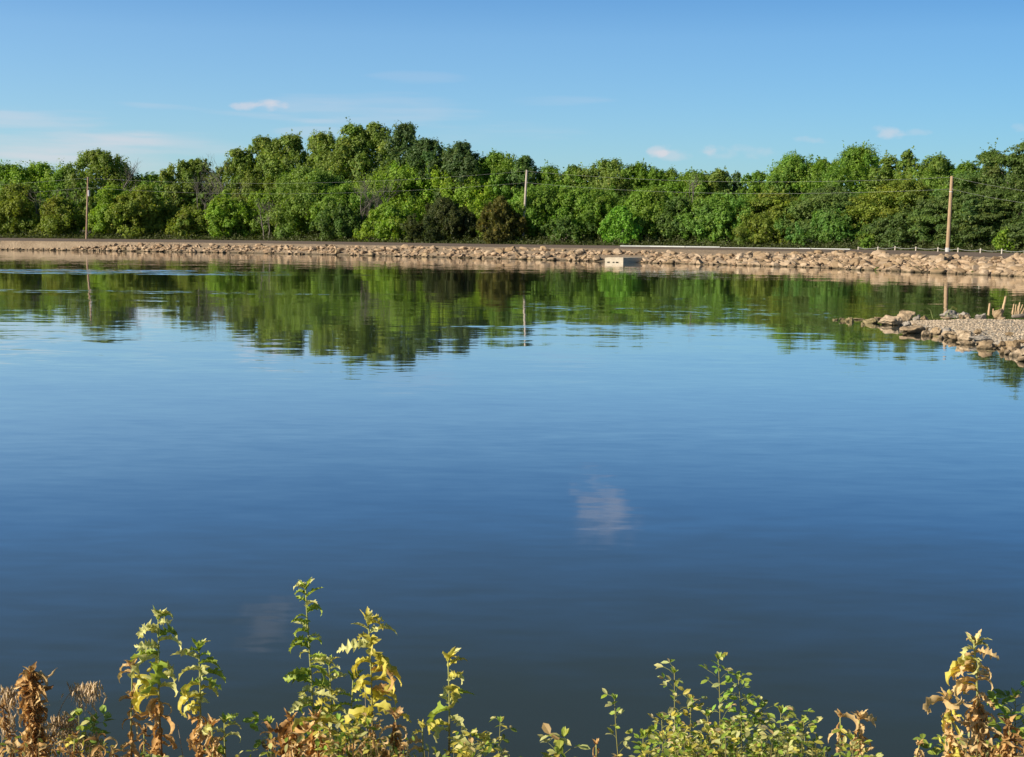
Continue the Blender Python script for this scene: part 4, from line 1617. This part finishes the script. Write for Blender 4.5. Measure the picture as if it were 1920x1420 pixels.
lettuce('yellow green weed close behind the tallest fresh green weed', 640, 616, 1236, 7, n=36, size=52, cut=(.6, .8), top_pal=(PALE, GL, YL), mid_pal=(PALE, YL), Y=2.56, low_stem=(.34, .33, .12))
lettuce('dark green bushy weed between green and golden weeds', 652, 662, 1262, 8, n=32, size=46, cut=(.6, .7), top_pal=(GL, GL, YL), mid_pal=(GL,), Y=2.52)
lettuce('golden yellow drying weed right of the tallest green weed', 712, 690, 1156, 9, n=50, size=74, cut=(.22, .52), top_pal=(PALE, YL), mid_pal=(YL, YL, BR), dens_low=1.3, Y=2.45)
lettuce('spare yellow green weed with arching leaves standing alone', 846, 840, 1226, 10, n=20, size=79, cut=(.42, .66), top_pal=(YL, GL, PALE), mid_pal=(YL, PALE), low_pal=(TAN, BR), dens_low=.8, Y=2.45)
lettuce('big tan withered weed with rolled leaves at right', 1856, 1826, 1196, 11, n=66, size=72, cut=(.10, .30), top_pal=(PALE, TAN), mid_pal=(TAN, TAN, YL), low_pal=(TAN, TAN, BR), dens_low=1.7, Y=2.42, thick=7)
lettuce('tan withered side weed at the left foot of the big tan weed', 1812, 1778, 1302, 12, n=34, size=74, cut=(0., .05), low_pal=(TAN, TAN, YL), mid_pal=(TAN,), dens_low=1.6, Y=2.38)
lettuce('small tan curled weed, left of the twin tan weeds', 1580, 1576, 1336, 13, n=16, size=61, cut=(0., .04), low_pal=(TAN, BR), mid_pal=(TAN,), dens_low=1.5, Y=2.42)
lettuce('small tan curled weed, right of the twin tan weeds', 1614, 1610, 1338, 14, n=16, size=61, cut=(0., .04), low_pal=(TAN, TAN, BR), mid_pal=(TAN,), dens_low=1.5, Y=2.4)
lettuce('low brown curled weed between twin tan weeds and big tan weed', 1706, 1724, 1388, 15, n=9, size=40, cut=(0., .0), low_pal=(TAN, BR), dens_low=1.2, Y=2.4)
lettuce('dense rusty brown weed clump left of the tallest green weed', 538, 545, 1345, 16, n=26, size=72, cut=(0., .0), low_pal=(BR, BR, TAN, DB), dens_low=2.6, Y=2.38)
lettuce('dense rusty brown weed clump at the foot of the tallest green weed', 590, 592, 1340, 17, n=26, size=75, cut=(0., .05), low_pal=(BR, TAN), mid_pal=(YL,), dens_low=2.4, Y=2.36)
lettuce('rusty brown weed low beside the golden weed', 736, 742, 1338, 18, n=20, size=67, cut=(0., .05), low_pal=(BR, TAN, DB), mid_pal=(YL,), dens_low=1.8, Y=2.4)
lettuce('low brown weed at the foot of the yellow green headed weed', 400, 398, 1352, 19, n=16, size=61, cut=(0., .1), low_pal=(BR, TAN), mid_pal=(PALE,), dens_low=1.6, Y=2.38)
lettuce('small green weed with upright leaf tips right of left weeds', 424, 420, 1346, 20, n=14, size=56, cut=(.9, 1.), top_pal=(GL, GL, PALE), mid_pal=(GL,), Y=2.42)
lettuce('low rusty weed at the bottom left below the seed heads', 150, 140, 1372, 21, n=16, size=40, cut=(0., .15), low_pal=(BR, DB), mid_pal=(YL,), dens_low=2, Y=2.34)
lettuce('low withered weed at the foot of the thin brown weed', 272, 270, 1366, 22, n=12, size=44, cut=(0., .0), low_pal=(BR, DB), dens_low=1.6, Y=2.36)
lettuce('low tan weed at the foot of the lone yellow green weed', 800, 792, 1356, 23, n=10, size=44, cut=(.2, .5), top_pal=(YL, PALE), mid_pal=(YL, TAN), low_pal=(BR, TAN), Y=2.4)
lettuce('brown withered weed low at the right corner', 1895, 1890, 1352, 24, n=22, size=64, cut=(0., .0), low_pal=(TAN, BR, DB), dens_low=2, Y=2.36)
lettuce('low brown dried weed left of the clover bushes', 1120, 1118, 1388, 25, n=8, size=34, cut=(0., .0), low_pal=(BR, DB), dens_low=1.3, Y=2.4)


def oval_leaf(mb, p, d, nrm, L, Wd, col):
    d = d.normalized()
    s = d.cross(nrm)
    if s.length < 1e-4:
        s = Vector((1, 0, 0))
    s.normalize()
    u = s.cross(d)
    vs = [p, p + d * L * .30 - s * Wd * .42 + u * Wd * .12, p + d * L * .36, p + d * L * .30 + s * Wd * .42 + u * Wd * .12,
          p + d * L * .68 - s * Wd * .46 + u * Wd * .10, p + d * L * .70 - u * Wd * .02, p + d * L * .68 + s * Wd * .46 + u * Wd * .10, p + d * L - u * Wd * .14]
    mb.add(vs, [(0, 2, 1), (0, 3, 2), (1, 2, 5, 4), (2, 3, 6, 5), (4, 5, 7), (5, 6, 7)], col)


def clover(label, bx, tx, ty, seed, Y=YN, by=1500, n=40, size=17, bushy=.4, pals=(GL, GL, PALE), dry=.08, name='clover_weed', thick=3., group='clover weeds on the near bank'):
    """a slim stem set with small three-part leaves and short side shoots"""
    rnd = random.Random(seed)
    Y = Y * KF
    k = Y / F_
    pts = stem_curve(bx, by, tx, ty + 4, Y, rnd, 10)
    org = pts[0]
    root = empty(name, org, label, 'weed', group)
    pts = [q - org for q in pts]
    sm, lf = MB(), MB()
    nn = len(pts)
    sm.tube(pts, [thick * k * .5 * (1.1 - .6 * j / (nn - 1)) for j in range(nn)], 6, (.27, .26, .09))
    vis = (1440 - ty) / (1500 - ty)
    for i in range(n):
        s01 = max(0, min(1, (i + rnd.uniform(-.4, .4)) / n))
        s = 1 - s01 * vis * .99
        p, d = on_path(pts, s)
        a = rnd.uniform(0, 6.28)
        out = Vector((math.cos(a), math.sin(a), 0))
        reach = size * k * rnd.uniform(.3, 1.3) * (1 + bushy * 4.5 * min(1, s01 * 1.2))
        q = p + out * reach + Vector((0, 0, reach * rnd.uniform(.1, .9)))
        sm.tube([p, p.lerp(q, .5) + Vector((0, 0, reach * .1)), q], [thick * k * .22, thick * k * .18, thick * k * .1], 4, (.24, .26, .08))
        reps = 1 if reach < size * k * 1.9 else 2
        for r_ in range(reps):
            pq = p.lerp(q, 1 - r_ * .28)
            for m_ in range(3):
                aa = a + (m_ - 1) * 1.0 + rnd.gauss(0, .35)
                dd = Vector((math.cos(aa), math.sin(aa), rnd.uniform(-.5, .9)))
                pal = rnd.choice(pals)
                c = tuple(pal[0][j] + (pal[1][j] - pal[0][j]) * rnd.random() for j in range(3))
                if rnd.random() < dry:
                    c = rnd.choice((TAN[0], YL[1], (.5, .44, .26)))
                g = rnd.uniform(.7, 1.2)
                c = tuple(x * g for x in c)
                L = size * k * rnd.uniform(.6, 1.15)
                oval_leaf(lf, pq, dd, Vector((rnd.gauss(0, .5), rnd.gauss(-.3, .5), 1)), L, L * rnd.uniform(.42, .62), c)
    tp, td = on_path(pts, .99)
    for i in range(8):
        dd = td + Vector((rnd.gauss(0, .5), rnd.gauss(0, .5), rnd.uniform(0, .4)))
        c = tuple(x * rnd.uniform(.8, 1.15) for x in GL[1])
        L = size * k * rnd.uniform(.5, .95)
        oval_leaf(lf, tp, dd, Vector((0, -.5, 1)), L, L * .42, c)
    sm.build('stem', M['stem'], root, True)
    lf.build('leaves', M['weed_leaf'], root, False)
    return root


clover('slim clover stem with sparse pods standing alone left of bushes', 1170, 1152, 1304, 31, n=13, size=17, bushy=0., pals=(GL, PALE), dry=.3)
clover('clover stem with leaning top at the left of the bushes', 1272, 1264, 1254, 32, n=34, size=18, bushy=.3, pals=(GL, PALE, PALE), dry=.18)
clover('tallest clover stem rising from the bushes', 1356, 1346, 1228, 33, n=36, size=18, bushy=.25, dry=.12)
clover('clover stem with small pointed leaves right of tallest clover', 1404, 1384, 1268, 34, n=40, size=16, bushy=.25, pals=(GL,), dry=.06)
clover('yellowish clover bush at the left of the clover mass', 1246, 1240, 1339, 35, n=34, size=17, bushy=0.37, pals=(YL, PALE, GL), dry=.2, Y=2.4)
clover('clover bush with tan leaflets below the leaning top', 1292, 1296, 1317, 36, n=35, size=17, bushy=0.37, pals=(PALE, GL, YL), dry=.2, Y=2.5)
clover('yellow spotted clover bush under the tallest clover', 1330, 1326, 1337, 37, n=38, size=17, bushy=0.48, pals=(GL, PALE, YL), dry=.15, Y=2.4)
clover('clover bush with fresh green leaves right of tallest clover', 1384, 1390, 1339, 38, n=41, size=17, bushy=0.48, pals=(GL, PALE), Y=2.42)
clover('clover bush with a pinkish pod near its top', 1420, 1428, 1321, 39, n=39, size=18, bushy=0.41, pals=(GL, GL, PALE), dry=.1, Y=2.46)
clover('clover bush with rounded top leaves right of the pinkish pod', 1458, 1464, 1331, 40, n=39, size=19, bushy=0.41, pals=(GL, PALE), Y=2.44)
clover('right hand clover bush with a tall pointed leaf', 1496, 1508, 1351, 41, n=37, size=20, bushy=0.37, pals=(GL, PALE), Y=2.44)
clover('low clover bush in front at the centre of the clover mass', 1350, 1352, 1362, 42, n=40, size=16, bushy=0.72, pals=(PALE, YL, GL), dry=.15, Y=2.34)
clover('low clover bush in front at the right of clover mass', 1450, 1448, 1360, 43, n=40, size=16, bushy=0.72, pals=(GL, PALE, PALE), dry=.1, Y=2.34)
clover('low clover bush in front at the left of clover mass', 1270, 1272, 1370, 44, n=32, size=16, bushy=0.64, pals=(GL, PALE, YL), dry=.2, Y=2.34)
clover('dark green clover sprig left of the clover mass', 1208, 1206, 1376, 45, n=18, size=20, bushy=.3, pals=(GL,), dry=.03)
clover('star shaped green weed tip low in the centre', 1056, 1056, 1378, 46, n=14, size=26, bushy=.1, pals=(GL, PALE), dry=.1, name='star_weed', group='small weeds on the near bank')
clover('little branching weed with round buds right of lone weed', 928, 938, 1350, 47, n=14, size=16, bushy=.15, pals=(GL, PALE), dry=.2, name='budding_weed', group='small weeds on the near bank')
clover('low leafy weed at the foot of the lone yellow green weed', 884, 886, 1374, 48, n=40, size=20, bushy=.5, pals=(GL, PALE, YL), dry=.15, name='leafy_weed', group='small weeds on the near bank', Y=2.38)
clover('dark green leafy weed at the right edge', 1908, 1902, 1300, 49, n=44, size=26, bushy=.3, pals=(GL,), dry=.05, name='leafy_weed', group='small weeds on the near bank', Y=2.48)
clover('green leafy weed peeking left of the big tan weed', 1768, 1772, 1384, 50, n=16, size=24, bushy=.3, pals=(GL,), dry=.03, name='leafy_weed', group='small weeds on the near bank')
clover('green leafy weed under the seed heads at left', 172, 176, 1350, 51, n=16, size=22, bushy=.25, pals=(GL,), dry=.03, name='leafy_weed', group='small weeds on the near bank')
clover('green sprout below the large seed head', 152, 148, 1336, 52, n=14, size=20, bushy=.15, pals=(GL, PALE), dry=.05, name='leafy_weed', group='small weeds on the near bank', Y=2.4)
clover('leafy weed low between the twin tan weeds', 1600, 1596, 1380, 53, n=22, size=20, bushy=.5, pals=(GL, PALE), dry=.1, name='leafy_weed', group='small weeds on the near bank', Y=2.36)
clover('round leaved sprig left of the rusty clump', 508, 502, 1356, 54, n=10, size=24, bushy=.2, pals=(GL,), dry=0., name='leafy_weed', group='small weeds on the near bank')
clover('leafy weed low at the foot of the golden weed', 690, 692, 1352, 55, n=40, size=18, bushy=.6, pals=(GL, PALE, YL), dry=.2, name='leafy_weed', group='small weeds on the near bank', Y=2.36)
clover('leafy weed low in the rusty clump', 636, 634, 1346, 56, n=40, size=18, bushy=.6, pals=(GL, PALE, YL), dry=.2, name='leafy_weed', group='small weeds on the near bank', Y=2.34)


def seed_grass(label, bx, mid, head, seed, Y=2.42, n=70, wpx=54, hpx=48):
    rnd = random.Random(seed)
    Y = Y * KF
    k = Y / F_
    b0 = P(bx, 1500, Y)
    b0 = Vector((b0.x, Y, bank_z(b0.x, Y) - .03))
    m0, h0 = P(mid[0], mid[1], Y), P(head[0], head[1], Y)
    root = empty('seed_grass', b0, label, 'grass', 'drooping seed heads at lower left')
    pts = []
    for i in range(13):
        s = i / 12
        q = b0 * (1 - s) ** 2 + m0 * 2 * s * (1 - s) + h0 * s * s
        pts.append(q - b0)
    sm = MB()
    sm.tube(pts, [2.6 * k * .5 * (1.2 - .8 * i / 12) for i in range(13)], 6, (.42, .33, .22))
    sm.build('stalk', M['stem'], root, True)
    hd = MB()
    for i in range(n):
        s = rnd.uniform(.93, 1.)
        p, d = on_path(pts, s)
        p = p + Vector((rnd.gauss(.1, .30) * wpx * k, rnd.gauss(0, .14) * wpx * k, -abs(rnd.gauss(0, .32)) * hpx * k + rnd.uniform(-.1, .12) * hpx * k))
        L = rnd.uniform(13, 22) * k
        dd = Vector((rnd.gauss(.1, .35), rnd.gauss(0, .3), -1)).normalized()
        sd_ = dd.cross(Vector((0, 1, 0))).normalized()
        nr = sd_.cross(dd)
        w = rnd.uniform(1.6, 2.6) * k
        g = rnd.uniform(.75, 1.2)
        c = (.62 * g, .50 * g, .37 * g)
        p0 = p - dd * L * .35
        hd.add([p0, p + sd_ * w, p + nr * w, p - sd_ * w, p - nr * w, p + dd * L * .65], [(0, 2, 1), (0, 3, 2), (0, 4, 3), (0, 1, 4), (5, 1, 2), (5, 2, 3), (5, 3, 4), (5, 4, 1)], c)
        e = p + dd * L * .65
        hd.tube([e, e + dd * L * .5 + Vector((rnd.gauss(0, .1) * L, 0, 0))], [w * .18, w * .06], 3, c)
    hd.build('seed_head', M['seed'], root)


seed_grass('large drooping tan seed head on a long arching stalk', 70, (86, 1290), (160, 1284), 3, n=150, wpx=54, hpx=60)
seed_grass('small drooping tan seed head at the left edge', -60, (-30, 1300), (16, 1292), 4, n=90, wpx=28, hpx=52)
seed_grass('low tan seed head under the large seed head', 100, (96, 1330), (118, 1345), 5, n=150, wpx=50, hpx=66, Y=2.44)
seed_grass('low tan seed head nearest the bottom left', 150, (146, 1370), (160, 1378), 6, n=60, wpx=42, hpx=46, Y=2.44)
seed_grass('pale seed head tucked behind the brown cone at left', -5, (0, 1340), (14, 1345), 7, n=50, wpx=30, hpx=52, Y=2.5)

# dry straws
for i, (bx, tx, ty, lab) in enumerate([(362, 333, 1358, 'thin grey straw leaning left between the left weeds'), (690, 684, 1282, 'thin straw rising behind the golden weed')]):
    a = P(bx, 1470, 2.45 * KF); a.z = bank_z(a.x, 2.45 * KF) - .02
    b = P(tx, ty, 2.45 * KF)
    mb = MB()
    mb.tube([a, a.lerp(b, .5) + Vector((.004, 0, 0)), b], [.0022, .0018, .001], 6, (.34, .30, .24))
    tag(mb.build('dry_straw', M['stem']), lab, 'straw')

# uncountable low growth that closes the foot of the weeds
rnd = random.Random(99)
lf = MB()
dens = [(-100, 1.0), (200, 1.0), (230, .35), (470, .3), (500, 1.1), (770, 1.1), (790, .5), (930, .5), (960, .12), (1180, .2), (1220, 1.), (1520, 1.), (1560, .5), (1640, .4), (1680, .1), (1740, .3), (1790, 1.0), (2050, 1.0)]
dx, dv = [a for a, b in dens], [b for a, b in dens]
cnt = 0
while cnt < 2400:
    px = rnd.uniform(-120, 2040)
    dd_ = float(np.interp(px, dx, dv))
    if rnd.random() > dd_:
        continue
    cnt += 1
    Y = rnd.uniform(2.2, 2.6) * KF
    top = 1425 - 42 * dd_
    py = rnd.uniform(top, 1500)
    p = P(px, py, Y)
    gz = bank_z(p.x, Y)
    if p.z < gz:
        p.z = gz + .01
    rusty = (px < 230 or 490 < px < 770 or 1780 < px) and rnd.random() < .6
    if rusty:
        pal = rnd.choice((BR, TAN, DB))
        L = rnd.uniform(22, 42) * Y / F_
        ribbon(lf, p, Vector((rnd.gauss(0, 1), rnd.gauss(0, 1), rnd.gauss(.2, .6))), L, L * .3, rnd.uniform(1.5, 4), rnd.gauss(0, 2), rnd, pal[0], pal[1], .3, 7, .5)
    else:
        pal = rnd.choice((GL, GL, PALE, YL))
        g = rnd.uniform(.55, 1.1)
        L = rnd.uniform(10, 20) * Y / F_
        oval_leaf(lf, p, Vector((rnd.gauss(0, 1), rnd.gauss(0, 1), rnd.gauss(.4, .7))), Vector((rnd.gauss(0, .5), -.3, 1)), L, L * .5, tuple(x * g for x in pal[0]))
    if cnt % 3 == 0:
        b0 = Vector((p.x + rnd.gauss(0, .02), Y, gz - .02))
        lf.tube([b0, b0.lerp(p, .5) + Vector((rnd.gauss(0, .008), 0, 0)), p], [.0022, .0018, .001], 4, (.25, .22, .08) if not rusty else (.24, .14, .06))
o = lf.build('low_weeds', M['weed_leaf'], None, True)
tag(o, 'tangled low weeds covering the near bank edge', 'ground cover', None, 'stuff')
